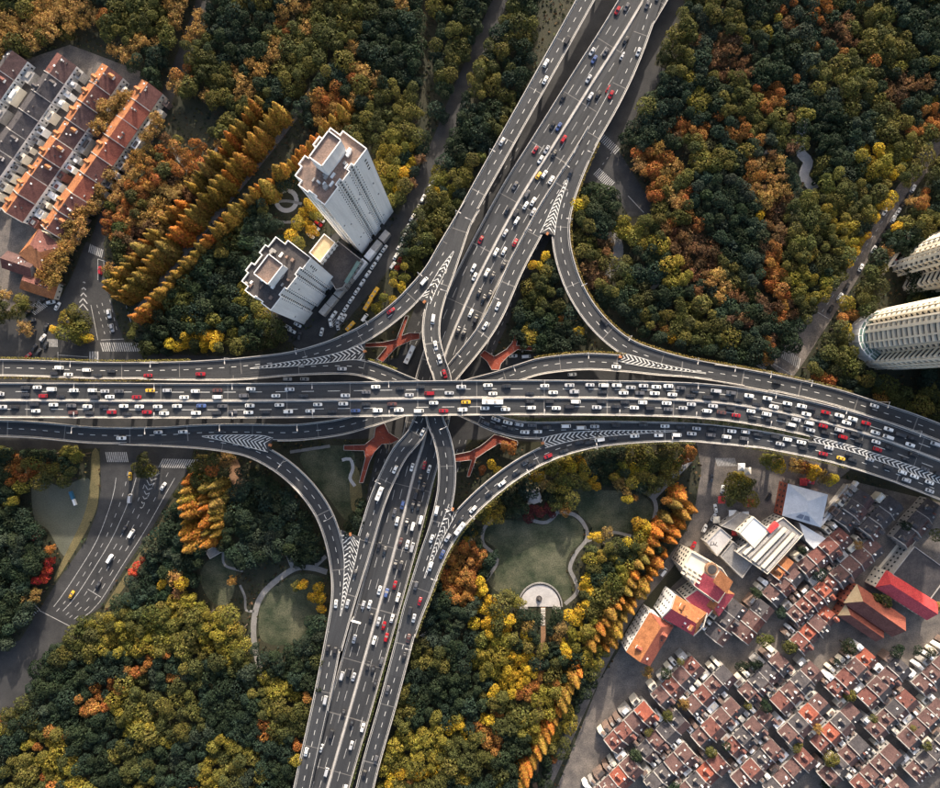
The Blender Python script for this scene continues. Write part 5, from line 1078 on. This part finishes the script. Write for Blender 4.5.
zone('between lower left street and loop ramp', [(160, 520), (185, 500), (200, 548), (205, 575), (160, 600), (120, 605), (140, 565)], D(teal=4, evergreen=3), k=.58)
zone('along the bottom left', [(70, 640), (110, 608), (160, 596), (205, 600), (240, 618), (250, 650), (60, 652)], D(yellowgreen=4, olive=5), k=.55)
zone('in the small lower left park', [(258, 612), (280, 596), (312, 602), (326, 615), (320, 650), (262, 650)], D(teal=5, evergreen=3), k=.58)
zone('beside the lower left ramps', [(345, 505), (362, 500), (358, 530), (348, 545)], D(evergreen=1), k=.6, rs=.7)
zone('beside the lower left ramps', [(292, 452), (345, 446), (352, 470), (352, 510), (340, 505), (318, 478)], D(evergreen=1), k=.8, tries=60, rs=.8)
zone('in the lower right park', [(512, 488), (540, 465), (580, 455), (690, 450), (684, 470), (650, 490), (600, 488), (570, 486), (575, 512), (556, 508), (530, 514), (495, 515), (486, 520), (480, 512)], D(evergreen=4, olive=4, yellowgreen=3, orange=1), k=.58)
zone('in the lower right park', [(440, 560), (462, 530), (480, 524), (480, 545), (492, 560), (482, 580), (475, 640), (424, 640), (432, 600)], D(evergreen=5, teal=2, orange=1), k=.6)
zone('in the lower right park', [(590, 540), (612, 540), (640, 545), (668, 540), (640, 590), (610, 632), (580, 640), (578, 604), (582, 590)], D(olive=5, yellowgreen=2, evergreen=2), k=.55, rs=.9)
zone('in the lower right park', [(586, 600), (600, 592), (606, 630), (550, 640), (548, 612), (575, 606)], D(olive=2, evergreen=2), k=.6)
zone('in the lower right park', [(480, 586), (512, 600), (538, 612), (536, 640), (470, 640)], D(olive=2, evergreen=3, yellowgreen=1), k=.62)
zone('at the left edge by the junction', [(-40, 275), (22, 292), (30, 306), (20, 316), (-40, 318)], D(olive=2, gold=2), tries=60, rs=.7)
# woods beyond the picture's top and bottom edges (one mass)
zone('among the lower right houses', [(735, 560), (940, 500), (1000, 820), (620, 820), (640, 660)], D(evergreen=3, olive=3, gold=1), tries=220, k=1.5, rs=.7)
for poly, mix in (([(-70, -70), (60, -70), (100, 20), (40, 45), (-70, 170)], D(gold=2, olive=2)), ([(60, -70), (420, -70), (420, 110), (380, 148), (260, 110), (160, 90), (110, 50)], D(olive=4, gold=2, evergreen=4, orange=1)), ([(430, -70), (540, -70), (530, 80), (495, 145), (440, 145)], D(evergreen=4, olive=3)),
                  ([(640, -70), (1010, -70), (1010, 160), (905, 150), (640, 148), (600, 130)], D(evergreen=5, olive=5, orange=2, teal=3, rust=2, yellowgreen=1)), ([(900, 180), (1010, 60), (1010, 440), (925, 410)], D(olive=3, evergreen=3)), ([(-70, 640), (40, 640), (70, 645), (320, 645), (300, 850), (-70, 850)], D(olive=4, yellowgreen=2, evergreen=5, teal=2, orange=1)),
                  ([(410, 642), (615, 642), (540, 790), (530, 850), (370, 850)], D(olive=4, yellowgreen=3, evergreen=5, orange=1, yellow=1)), ([(-70, 430), (0, 440), (0, 640), (-70, 650)], D(evergreen=2, olive=2))):
    zone('beyond', poly, mix, k=.62)
def photo_vis(t):
    z = t[3] * .6; s = (H - z) / F; px, py = t[1] / s + 470, 394 - t[2] / s; return 18 < px < 922 and 143 < py < 645
vis = [t for t in TREES if photo_vis(t)]; far = [t for t in TREES if not photo_vis(t)]
byname = {}
for t in vis: byname.setdefault(SP[t[0]][0], []).append(t)
keep = []
for nm, L in byname.items():
    L.sort(key=lambda t: -t[4]); keep += L[:300]; far += L[300:]
keep.sort(key=lambda t: t[1]); cnt = {}
print('TREES', len(keep), 'mass', len(far), {k: len(v) for k, v in byname.items()})
for sp, x, y, h, r, zn in keep:
    nm, noun, cols, form = SP[sp][:4]; kk = (noun, zn); cnt[kk] = cnt.get(kk, 0) + 1
    e = empty(nm, (x, y, 0), '%s %s, %s from the left' % (noun, zn, ordinal(cnt[kk])), 'shrub' if sp == 'shrub' else 'tree', noun + 's')
    me = random.choice(MCo if form == 'c' else MSp if form == 's' else MBr)
    o = bpy.data.objects.new('crown', me); COL.objects.link(o); o.parent = e; c = np.array(random.choice(cols)) * random.uniform(.72, 1.3) * np.array((random.uniform(.9, 1.1), 1, random.uniform(.85, 1.15))); o.color = (*np.clip(c, 0, .6), 1)
    o.rotation_euler = (random.uniform(-.06, .06), random.uniform(-.06, .06), random.uniform(0, 6.28))
    if form == 'c': o.scale = (h * random.uniform(.75, 1.3),) * 2 + (h,); tk = TRC; ts = h
    else: zs = r * random.uniform(.9, 1.25); top = zs * 1.2; o.scale = (r * random.uniform(.82, 1.22), r * random.uniform(.82, 1.22), zs); o.location = (0, 0, max(.6, h - top)); tk = TRK; ts = h * .72
    q = bpy.data.objects.new('trunk', tk); COL.objects.link(q); q.parent = e; q.scale = (ts, ts, ts * (.95 if form == 'c' else 1))
Vs, Cs = [], []
for sp, x, y, h, r, zn in far:
    nm, noun, cols, form = SP[sp][:4]; V = random.choice(PC if form == 'c' else PS if form == 's' else PB); a = random.uniform(0, 6.28); ca, sa = math.cos(a), math.sin(a)
    rr = h if form == 'c' else r; zz = h if form == 'c' else r * 1.1; W = np.stack([(V[:, 0] * ca - V[:, 1] * sa) * rr + x, (V[:, 0] * sa + V[:, 1] * ca) * rr + y, V[:, 2] * zz + (0 if form == 'c' else max(.6, h - zz * 1.2))], 1)
    c = np.array(random.choice(cols)) * random.uniform(.72, 1.3); Vs.append(W); Cs.append(np.tile(c, (len(V) // 4, 1)))
if Vs:
    o = link('woodland', quad_mesh('woodland', np.concatenate(Vs), np.concatenate(Cs)), M_LEAFA, None, 'stuff'); o['label'] = 'mixed autumn woodland massed around the edges of the place'; o['category'] = 'woodland'
# undergrowth: low leafy ground cover between the trees
block([(700, 560), (748, 512), (780, 512), (790, 480), (840, 478), (930, 500), (1010, 520), (1010, 830), (540, 830), (600, 680), (625, 640), (668, 590)]); block([(-60, 205), (25, 60), (70, 45), (150, 75), (112, 160), (66, 240), (56, 296), (-60, 318)])
n = 60000; gx = RNG.uniform(-290, 290, n); gy = RNG.uniform(-245, 245, n); ok = np.zeros(n, bool)
mx_, my_ = (gx * F / H + 470 + PAD).astype(int), (394 - gy * F / H + PAD).astype(int); inb = (mx_ >= 0) & (mx_ < MW) & (my_ >= 0) & (my_ < MH); ok[inb] = ~BLOCK[my_[inb], mx_[inb]]
gx, gy = gx[ok], gy[ok]; C = np.stack([gx, gy, RNG.uniform(.1, 1.3, len(gx))], 1); pal = np.array([(.030, .046, .022), (.045, .055, .025), (.070, .070, .028), (.09, .06, .03), (.025, .04, .028)])
o = link('undergrowth', quad_mesh('undergrowth', leaf_quads(C, RNG.uniform(.6, 1.5, len(C)), np.tile((0, 0, 1.), (len(C), 1)), .6), pal[RNG.integers(0, 5, len(C))]), M_LEAFA, None, 'stuff'); o['label'] = 'low dark undergrowth covering the ground between the trees'; o['category'] = 'undergrowth'
# ------------------------------------------------------------------ vehicles
def loft(secs, mi=0):
    """secs: list of (x, halfwidth, z list profile [(frac,z)...])"""
    mb = MB(); n = len(secs[0][1])
    vs = []
    for x, pr in secs: vs += [(x, y, z) for y, z in pr]
    fs = [(i * n + j, (i + 1) * n + j, (i + 1) * n + j + 1, i * n + j + 1) for i in range(len(secs) - 1) for j in range(n - 1)]
    fs += [tuple(range(n)), tuple(len(vs) - n + j for j in range(n - 1, -1, -1))]
    mb.add(vs, fs, mi); return mb
def car_mesh(kind):
    if kind == 'sedan':  L, W, zb, st = 4.7, .91, .78, [(-2.35, .66, .55, .80), (-2.2, .80, .35, .93), (-1.6, .90, .25, .98), (-.6, .91, .22, .97), (.6, .91, .22, .95), (1.2, .90, .25, .90), (2.0, .84, .30, .80), (2.35, .62, .45, .62)]; cab = [(-1.75, .74, .97), (-1.05, .64, 1.44), (.15, .64, 1.46), (1.05, .74, .93)]
    elif kind == 'suv':  st = [(-2.35, .76, .5, .95), (-2.25, .86, .35, 1.05), (-1.6, .94, .28, 1.08), (.6, .95, .25, 1.06), (1.3, .93, .28, 1.02), (2.05, .88, .32, .95), (2.35, .70, .5, .75)]; cab = [(-2.2, .78, 1.06), (-1.85, .70, 1.68), (.25, .70, 1.70), (1.1, .78, 1.05)]
    elif kind == 'van':  st = [(-2.5, .84, .4, 1.1), (-2.45, .90, .3, 1.15), (0, .93, .25, 1.15), (1.9, .92, .28, 1.12), (2.3, .86, .32, 1.0), (2.5, .74, .45, .8)]; cab = [(-2.48, .84, 1.13), (-2.35, .80, 1.95), (1.35, .80, 1.97), (2.15, .82, 1.08)]
    mb = MB(); secs = []
    for x, w, z0, z1 in st: secs.append((x, [(-w, z0), (-w * 1.0, (z0 + z1) * .55), (-w * .93, z1 - .03), (-w * .5, z1 + .02), (w * .5, z1 + .02), (w * .93, z1 - .03), (w, (z0 + z1) * .55), (w, z0), (0, z0 - .02)]))
    b = loft(secs); mb.add(b.v, b.f)
    (x0, w0, z0), (x1, w1, z1), (x2, w2, z2), (x3, w3, z3) = cab
    c = [(x0, -w0, z0), (x0, w0, z0), (x1, -w1, z1), (x1, w1, z1), (x2, -w2, z2), (x2, w2, z2), (x3, -w3, z3), (x3, w3, z3)]
    mb.add(c, [(0, 2, 3, 1), (2, 4, 5, 3), (4, 6, 7, 5), (0, 6, 4, 2), (1, 3, 5, 7)])
    for x in (-1.4, 1.4):
        for s in (-1, 1):
            n = 10; w = .88; r = .33; a = [(x + r * math.cos(6.2832 * i / n), s * w, .33 + r * math.sin(6.2832 * i / n)) for i in range(n)]; bb = [(p[0], s * (w - .2), p[2]) for p in a]
            mb.add(a + bb, [tuple(range(n)) if s < 0 else tuple(range(n - 1, -1, -1))] + [(i, (i + 1) % n, n + (i + 1) % n, n + i) for i in range(n)], 1)
    body = mb.mesh(kind + '_body'); body.materials.append(M_CAR); body.materials.append(M_TYRE)
    for p in body.polygons: p.use_smooth = False
    def panel(q, name, inset=.1, d=.025):
        q = [Vector(v) for v in q]; cc = sum(q, Vector()) / len(q); nr = (q[1] - q[0]).cross(q[2] - q[0]).normalized(); nr = nr if nr.dot(cc - Vector((cc.x * .3, 0, .6))) > 0 else -nr
        v = [cc + (p - cc) * (1 - inset) + nr * d for p in q]; m = MB(); m.add(v, [tuple(range(len(v)))]); return m
    ws = panel((c[4], c[6], c[7], c[5]), 'w'); rw = panel((c[0], c[2], c[3], c[1]), 'r', .14)
    sl_, sr_ = panel((c[0], c[6], c[4], c[2]), 's', .16), panel((c[1], c[3], c[5], c[7]), 's', .16)
    out = []
    for m_, nm in ((ws, 'windscreen'), (rw, 'rear_window'), (sl_, 'side_window'), (sr_, 'side_window')): me = m_.mesh(nm); me.materials.append(M_GLASS); out.append((nm, me))
    return body, out
def bus_mesh(L, W, Hh):
    mb = MB(); secs = [(x, [(-w, .3), (-w, Hh * .55), (-w, Hh - .25), (-w * .85, Hh), (w * .85, Hh), (w, Hh - .25), (w, Hh * .55), (w, .3), (0, .28)]) for x, w in ((-L / 2, W * .46), (-L / 2 + .2, W / 2), (L / 2 - .25, W / 2), (L / 2, W * .46))]
    b = loft(secs); mb.add(b.v, b.f)
    for x in (-L * .3, L * .32):
        for s in (-1, 1): mb.box((x, s * (W / 2 - .12), .45), (.9, .3, .9), 0, 1)
    body = mb.mesh('bus_body'); body.materials.append(M_CAR); body.materials.append(M_TYRE); out = []
    for s in (-1, 1): m = MB(); m.box((0, s * (W / 2 + .01), Hh * .62), (L * .92, .04, Hh * .3)); me = m.mesh('side_window'); me.materials.append(M_GLASS); out.append(('side_window', me))
    m = MB(); m.box((L / 2 + .01, 0, Hh * .6), (.05, W * .84, Hh * .4)); me = m.mesh('windscreen'); me.materials.append(M_GLASS); out.append(('windscreen', me))
    for x in (-L * .28, L * .12): m = MB(); m.box((x, 0, Hh + .08), (L * .12, W * .5, .2)); me = m.mesh('roof_unit'); me.materials.append(M_WALLG); out.append(('roof_unit', me))
    return body, out
CM = {k: car_mesh(k) for k in ('sedan', 'suv', 'van')}; CM['bus'] = bus_mesh(10.5, 2.5, 3.1); CM['truck'] = bus_mesh(7.2, 2.3, 2.7); CM['minibus'] = bus_mesh(6.4, 2.05, 2.4)
CC = {'w': ((.78, .78, .76), 'white'), 'W': ((.80, .80, .79), 'white'), 'k': ((.030, .030, .034), 'black'), 'g': ((.10, .10, .11), 'grey'), 's': ((.45, .46, .48), 'silver'), 'r': ((.33, .012, .02), 'red'), 'y': ((.78, .45, .04), 'yellow'), 'b': ((.07, .11, .26), 'blue'), 'd': ((.10, .045, .04), 'dark brown'), 'o': ((.80, .42, .02), 'yellow')}
CARS = []   # (col, type, x, y, z, ang, roadtext, lanekey, order)
def onroad(key, spec, org, scale, flip=None, lanes=2):
    """spec: 'x,y,c ...' in enlarged-crop pixels"""
    r = ROADS[key]
    for tok in spec.split():
        x, y, cc = tok.split(','); px, py = org[0] + float(x) / scale, org[1] + float(y) / scale; z = r['c'][len(r['c']) // 2, 2]
        for _ in range(5):
            q = P(px, py, z); i = int(np.argmin((r['c'][:, 0] - q.x) ** 2 + (r['c'][:, 1] - q.y) ** 2)); z = r['c'][i, 2]
        off = (q.x - r['c'][i, 0]) * r['n'][i, 0] + (q.y - r['c'][i, 1]) * r['n'][i, 1]; lim = (r['wl'][i] if off > 0 else r['wr'][i]) - 1.75; off2 = max(-lim, min(lim, off))
        if key in ('ew', 'ns') and abs(off2) < 1.9: off2 = math.copysign(1.9, off2)
        q = Vector((q.x + r['n'][i, 0] * (off2 - off), q.y + r['n'][i, 1] * (off2 - off), z + .02)); a = math.atan2(r['t'][i, 1], r['t'][i, 0])
        fl = (off2 > 0) if key in ('ew',) else (off2 > 0 if key == 'ns' else bool(flip))
        nl = 2 if key not in ('ew', 'ns') else (4 if key == 'ew' else 6); w = r['wl'][i] + r['wr'][i]; ln = min(nl - 1, max(0, int((r['wl'][i] - off2) / w * nl)))
        ty = 'bus' if 'B' in cc else 'truck' if 'T' in cc else 'van' if cc in 'W' else random.choices(('sedan', 'suv', 'van'), (6, 3, .5))[0]; col = cc[0] if cc[0] not in 'BT' else 'w'
        if any((c[2] - q.x) ** 2 + (c[3] - q.y) ** 2 < 9 and abs(c[4] - q.z) < 3 for c in CARS): continue
        if col == 'y': ty = 'sedan'
        CARS.append((col, ty, q.x, q.y, q.z, a + (math.pi if fl else 0) + random.uniform(-.02, .02), key, ln, r['d'][i]))
E6 = 6.267
onroad('bk', '250,80,w 222,115,k 307,128,w 422,95,w 492,132,k 576,102,k 806,130,r', (20, 355), E6, True)
onroad('ew', '40,205,k 38,250,k 113,203,w 203,214,W 150,257,r 260,260,k 342,222,w 344,257,s 458,222,w 472,267,k 536,227,s 567,262,w 625,227,g 735,268,r 820,222,y 925,222,s 95,307,k 105,350,w 215,312,w 222,348,k 327,317,g 338,360,d 427,322,w 440,362,k 530,323,k 580,358,r 655,320,w 677,370,k 752,323,w 800,358,r 867,323,w 907,365,w', (20, 355), E6)
onroad('cd', '640,520,w 870,483,s', (20, 355), E6); onroad('be', '195,120,r', (170, 355), E6)
onroad('ew', '5,222,k 92,268,w 162,227,w 300,222,d 300,263,W 465,255,g 510,213,w 665,255,w 752,215,s 840,255,k 48,320,w 167,363,w 200,318,b 295,362,k 332,320,g 395,357,g 503,317,w 495,360,w 600,357,k 688,313,w 743,354,w 880,350,w 928,310,w', (170, 355), E6)
onroad('cd', '85,480,w 312,480,k', (170, 355), E6); onroad('be', '140,87,s', (320, 355), E6)
onroad('ew', '160,253,w 290,233,g 350,200,w 503,208,k 560,250,s 630,200,k 687,240,r 810,238,s 885,200,s 78,353,k 148,305,w 225,348,b 290,308,k 362,347,w 453,307,d 495,345,w 620,350,W 713,300,w 775,350,r 893,342,w 915,295,y', (320, 355), E6)
onroad('lm', '240,140,W 258,330,w 287,427,w 323,535,r', (400, 300), 7.23)
onroad('ew', '112,190,w 143,242,w 228,195,k 375,240,k 467,193,w 520,235,w 622,190,s 653,230,s 750,188,s 835,190,W 830,232,k 918,190,w 140,293,wB 93,333,w 222,340,w 375,288,k 383,330,w 497,287,k 540,333,w 622,322,k 660,287,W 793,328,s 825,287,k 915,322,k', (470, 355), E6)
onroad('be', '162,402,s 97,425,g 175,450,k 237,423,w 307,435,s 255,460,k 388,440,g 343,483,w 423,480,w 478,453,k 600,445,W 695,455,w 780,447,s 910,440,k', (470, 355), E6)
onroad('n', '810,530,W 895,522,k 745,545,k 685,545,k', (470, 355), E6); onroad('cd', '915,75,w', (470, 355), E6)
onroad('ew', '5,190,w 65,203,s 145,193,s 225,200,w 300,195,w 380,207,g 467,218,k 597,225,s 692,237,g 805,255,w 920,272,w 20,237,w 123,238,g 215,240,w 325,248,w 440,255,k 545,263,k 650,275,k 740,283,k 855,310,k 30,283,k 140,288,w 290,292,w 445,303,s 580,315,s 690,335,k 818,352,w 915,370,w 88,330,w 187,332,k 300,340,g 393,332,s 543,350,w 633,360,d 725,378,r 830,395,k 935,410,k', (620, 355), E6)
onroad('be', '145,437,k 280,445,w 375,452,k 477,460,s 575,463,k 698,477,w 783,482,s 860,497,k 353,500,W 447,492,s 567,500,g 665,512,w 775,523,g 875,530,k', (620, 355), E6)
onroad('n', '90,507,w 240,502,w', (620, 355), E6); onroad('cd', '650,162,w 40,15,k', (770, 380), E6)
onroad('ew', '5,125,w 105,147,w 195,163,w 255,177,k 345,203,r 430,222,w 513,243,w 597,270,r 553,300,k 737,308,w 810,343,k 888,365,k 20,167,w 110,185,k 223,213,w 297,232,k 395,255,k 475,267,w 655,328,w 733,357,w 872,405,w 75,232,k 160,247,s 243,270,w 330,287,r 430,313,s 530,340,k 453,357,r 555,385,k 660,387,w 668,435,r 745,425,k 850,497,k 895,468,k 15,262,k 130,280,w 250,313,s 345,330,k', (770, 380), E6)
onroad('be', '30,355,k 105,372,w 193,390,w 60,400,s 205,428,k 265,403,k 365,425,s 330,462,r 440,490,y 515,500,k 490,465,k 622,495,s 735,545,k 728,580,w 825,577,w 900,603,w 850,627,s', (770, 380), E6)
T8 = 8.545
onroad('ns', '385,47,r 500,55,s 545,80,k 445,138,w 393,252,y 463,255,w 523,303,w 213,350,g 300,415,g 303,520,w 367,487,w 145,563,k 212,585,k 375,580,s 227,650,w 130,755,s', (490, 145), T8); onroad('g', '685,245,k', (490, 145), T8)
onroad('ns', '775,130,r 712,370,w 735,450,w 905,235,w 827,410,w 875,437,k 760,580,k 800,630,k 870,605,k 690,755,w', (390, 225), T8); onroad('hi', '920,695,w', (390, 225), T8); onroad('bk', '293,483,w 10,735,r', (390, 225), T8)
onroad('ns', '515,243,r 504,251.4,w 503.5,265,k 470,316.6,k 475.6,319,k 464,333,k 455,329.7,k', (0, 0), 1); onroad('hi', '498,306,w 485,326,w', (0, 0), 1)
onroad('hi', '407,178,w 250,383,w 165,515,wT', (350, 400), 5.53); onroad('ns', '347,372,w 438,380,w 412,360,r 388,435,k 407,480,k 365,520,k', (350, 400), 5.53); onroad('n', '840,460,w 770,515,k 920,400,k', (350, 400), 5.53)
onroad('ns', '637,190,g 660,265,w 715,125,b 795,125,k 843,135,k 742,275,k 793,310,w 862,255,w 690,440,d 747,462,w 790,485,s 505,480,k 553,520,k 820,30,k 645,630,k 693,640,k 738,655,k', (320, 490), T8); onroad('hi', '403,405,g', (320, 490), T8)
onroad('ns', '510,255,w 640,210,r 567,275,b 668,315,w 425,375,w 372,380,s 437,490,k 500,520,s 617,495,w 547,557,r 568,655,r 465,680,w 295,670,s', (320, 560), T8); onroad('j', '138,370,w', (320, 560), T8); onroad('hi', '237,370,s 300,115,k', (320, 560), T8)
onroad('lm', '820,215,g 768,435,k 803,493,s 857,350,r 757,665,d', (320, 560), T8); onroad('lm', '240,203,W 212,392,w 205,577,w', (400, 480), 6.714); onroad('n', '403,322,wT 490,195,w 590,95,k 685,22,w 405,268,k 320,385,s 283,497,b', (400, 480), 6.714)
onroad('n', '548,456,r 564,450.7,k 532,464,k 525,461.7,k 517.5,471.5,k', (0, 0), 1); onroad('g', '604,322,k', (0, 0), 1)
def onground(text, lst, ang=None):
    for i, it in enumerate(lst):
        px, py, cc, a = it[:4]; ty = it[4] if len(it) > 4 else random.choices(('sedan', 'suv', 'van'), (6, 3, .6))[0]; q = P(px, py, 0); CARS.append((cc, ty, q.x, q.y, .125, R(a) + random.uniform(-.05, .05), text, 0, px))
onground('at the left junction', [(52, 302.5, 'w', 15), (58.5, 306.5, 'w', 60), (47, 327.5, 'k', 70), (44, 338, 's', 55), (47, 345, 'k', 75), (35.5, 348, 'k', 60), (39.6, 352, 'k', 60), (29, 356, 'r', 40), (30, 311, 'k', 40), (33, 321, 'k', 20), (101, 271, 'r', 95), (110, 314, 'w', 280), (113, 328, 's', 280), (45, 300, 'k', 200)])
onground('on the lower left street', [(131, 476, 'y', 88), (131, 498, 's', 86), (125, 529, 'k', 62), (132.5, 533, 'W', 58, 'van'), (111, 558, 'W', 62, 'van'), (99, 584.5, 'k', 62), (72.6, 594, 'y', 60), (164, 486, 'w', 55)])
onground('on the park road', [(912 - 4.9 * k, 189 + 7.6 * k, 'wkkwwkkkwk'[k], 57) for k in range(9)] + [(860, 268, 'w', 57), (846, 287, 'k', 57), (839, 297, 'w', 57), (830, 309, 'k', 56), (884, 212, 'w', 237)])
onground('on the ground beside the crossing', [(410, 355, 'w', 66, 'bus'), (513, 356, 'w', 5), (526, 356.7, 'W', 3, 'van'), (305, 379, 's', 0), (288, 379, 's', 0), (572, 374.5, 'w', 0)])
onground('on the tower street', [(375, 293.7, 'o', 58, 'truck'), (368.5, 305, 'o', 58, 'truck'), (351, 326.5, 'o', 45, 'minibus'), (365, 318, 'W', 55, 'van'), (334, 315, 'w', 58), (331, 323, 'w', 100), (338, 326, 's', 100), (344, 318, 'w', 58), (322, 332, 'w', 75), (300, 336, 'k', 80), (292, 331, 'w', -30), (298, 325, 'w', -30), (288, 327, 'w', -30)])
onground('beside the market square', [(806, 481, 'r', -14, 'minibus'), (663, 571.5, 'W', 52, 'van'), (713, 517, 's', 60), (709, 523, 'k', 60), (715, 508, 'w', 100), (704, 528, 'w', 60), (711, 478, 'g', 80), (768, 497, 'k', 60), (722, 489, 'w', 80), (693, 545, 'r', 60)])
PARKED = []
for i in range(10): t = i / 9; PARKED.append((435 - 42 * t - 4 * math.sin(t * 3.1), 180 + 86 * t, random.choice('wwwskw'), 64 - 8 * t))
for i in range(9): t = i / 8; PARKED.append((384.5 - 44 * t, 249 + 68 * t, random.choice('wwwskw'), 56))
for i in range(6): PARKED.append((311 + i * 2.6, 248 - i * 4.0 - 12, random.choice('wwsr'), -38))
onground('parked along the tower street', PARKED)
# traffic that goes on beyond the picture's edges
EXTRA = []
for key, s0, s1, offs, gap in (('ns', 0, 1, (-9.2, -6.0, -2.9, 2.9, 6.0, 9.2), 26), ('bk', 0, 1, (-2, 2), 40), ('lm', 0, 1, (-2, 2), 34), ('hi', 0, 1, (-2, 2), 40), ('j', 0, 1, (-2, 2), 45), ('ew', 0, 1, (-6.9, -3.2, 3.2, 6.9), 13), ('be', 0, 1, (-2, 2), 18)):
    r = ROADS[key]
    for off in offs:
        s_ = random.uniform(0, gap)
        while s_ < r['d'][-1]:
            p = pt(r, s_, off, .02); k_ = F / (H - p[2]); px, py = p[0] * k_ + 470, 394 - p[1] * k_; i = int(np.argmin(np.abs(r['d'] - s_)))
            if (py < 143 or py > 645 or px < 18 or px > 922) and -70 < px < 1010 and -70 < py < 860: EXTRA.append((random.choices(('sedan', 'suv', 'van'), (6, 3, 1))[0], *p, math.atan2(r['t'][i, 1], r['t'][i, 0]) + (math.pi if off > 0 and key in ('ew', 'ns') else 0), CC[random.choices('wkgsrb', (9, 5, 2.5, 3.5, .7, .5))[0]][0]))
            s_ += gap * random.uniform(.45, 1.7)
ROADT = {k: v.replace('the ', '') for k, v in RN.items()}
cars = CARS; order = {}
LN = {'ew': ['top lane', 'second lane down', 'third lane down', 'bottom lane'], 'ns': ['rightmost lane', 'second right lane', 'third right lane', 'third left lane', 'second left lane', 'leftmost lane']}
NOUN = {'sedan': 'saloon car', 'suv': 'hatchback', 'van': 'van', 'bus': 'coach', 'truck': 'box truck', 'minibus': 'minibus'}; NAME = {'sedan': 'car', 'suv': 'car', 'van': 'van', 'bus': 'bus', 'truck': 'truck', 'minibus': 'minibus'}
ncar = sum(1 for c in cars if NAME[c[1]] == 'car'); print('VEHICLES', len(cars), 'cars', ncar)
cars.sort(key=lambda c: c[8]); SHORT = {'ew': 'topmost viaduct', 'bk': 'upper left ramp', 'lm': 'S-shaped ramp', 'hi': 'ramp to lower left', 'g': 'curved upper right ramp', 'cd': 'ramp to upper right', 'j': 'loop ramp', 'be': 'ramp to lower right', 'n': 'park ramp', 'ns': 'diagonal expressway'}
left_over = []
single = 0
for col, ty, x, y, z, a, key, ln, s in cars:
    rgb, cn = CC[col]; nm = 'taxi' if col == 'y' else NAME[ty]
    if nm == 'car':
        if single >= 300: left_over.append((ty, x, y, z, a, rgb)); continue
        if key == 'parked along the tower street' and ncar > 300: ncar -= 1; left_over.append((ty, x, y, z, a, rgb)); continue
        single += 1
    body, parts = CM[ty]; noun = 'taxi' if col == 'y' else NOUN[ty]
    if key in ROADS:
        lane = LN[key][ln] if key in LN else ('left lane' if ln == 0 else 'right lane'); kk = (key, lane, cn, noun); order[kk] = order.get(kk, 0) + 1
        end = 'left' if key in ('ew', 'cd', 'be', 'bk') else 'top' if key != 'n' else 'right'
        lab = '%s %s, %s such from %s in %s of %s' % (cn, noun, ordinal(order[kk]), end, lane, SHORT[key])
    else: kk = (key, cn, noun); order[kk] = order.get(kk, 0) + 1; lab = '%s %s %s, %s of those from the left' % (cn, noun, key, ordinal(order[kk]))
    o = bpy.data.objects.new(nm, body); COL.objects.link(o); o.location = (x, y, z); o.rotation_euler = (0, 0, a); tag(o, lab, nm, 'vehicles on and under the interchange')
    v = random.uniform(.85, 1.12); o.color = (min(1, rgb[0] * v), min(1, rgb[1] * v), min(1, rgb[2] * v), 1); sc = random.uniform(.94, 1.05) if ty in ('sedan', 'suv') else 1; o.scale = (sc, sc * random.uniform(.98, 1.03), sc)
    for pn, me in parts: q = bpy.data.objects.new(pn, me); COL.objects.link(q); q.parent = o
left_over += EXTRA
if left_over:
    mats_ = {}; mb = MB(); slots = []
    for ty, x, y, z, a, rgb in left_over:
        if rgb not in mats_: mats_[rgb] = len(slots); m = mat('car_paint_tone_%d' % len(slots), rgb, rgb, rough=.35); slots.append(m)
        for me, mi in [(CM[ty][0], mats_[rgb])] + [(p[1], -1) for p in CM[ty][1]]:
            ca, sa = math.cos(a), math.sin(a); vs = [(v.co.x * ca - v.co.y * sa + x, v.co.x * sa + v.co.y * ca + y, v.co.z + z) for v in me.vertices]; b = len(mb.v); mb.v += vs
            for p in me.polygons: mb.f.append(tuple(b + i for i in p.vertices)); mb.mi.append(-1 if (mi < 0 or p.material_index) else mi)
    mb.mi = [len(slots) if i < 0 else i for i in mb.mi]; o = mb.build('distant_cars', slots + [M_GLASS], None, 'stuff'); tag(o, 'small remaining cars lining the tower street and filling the outer roads', 'cars')
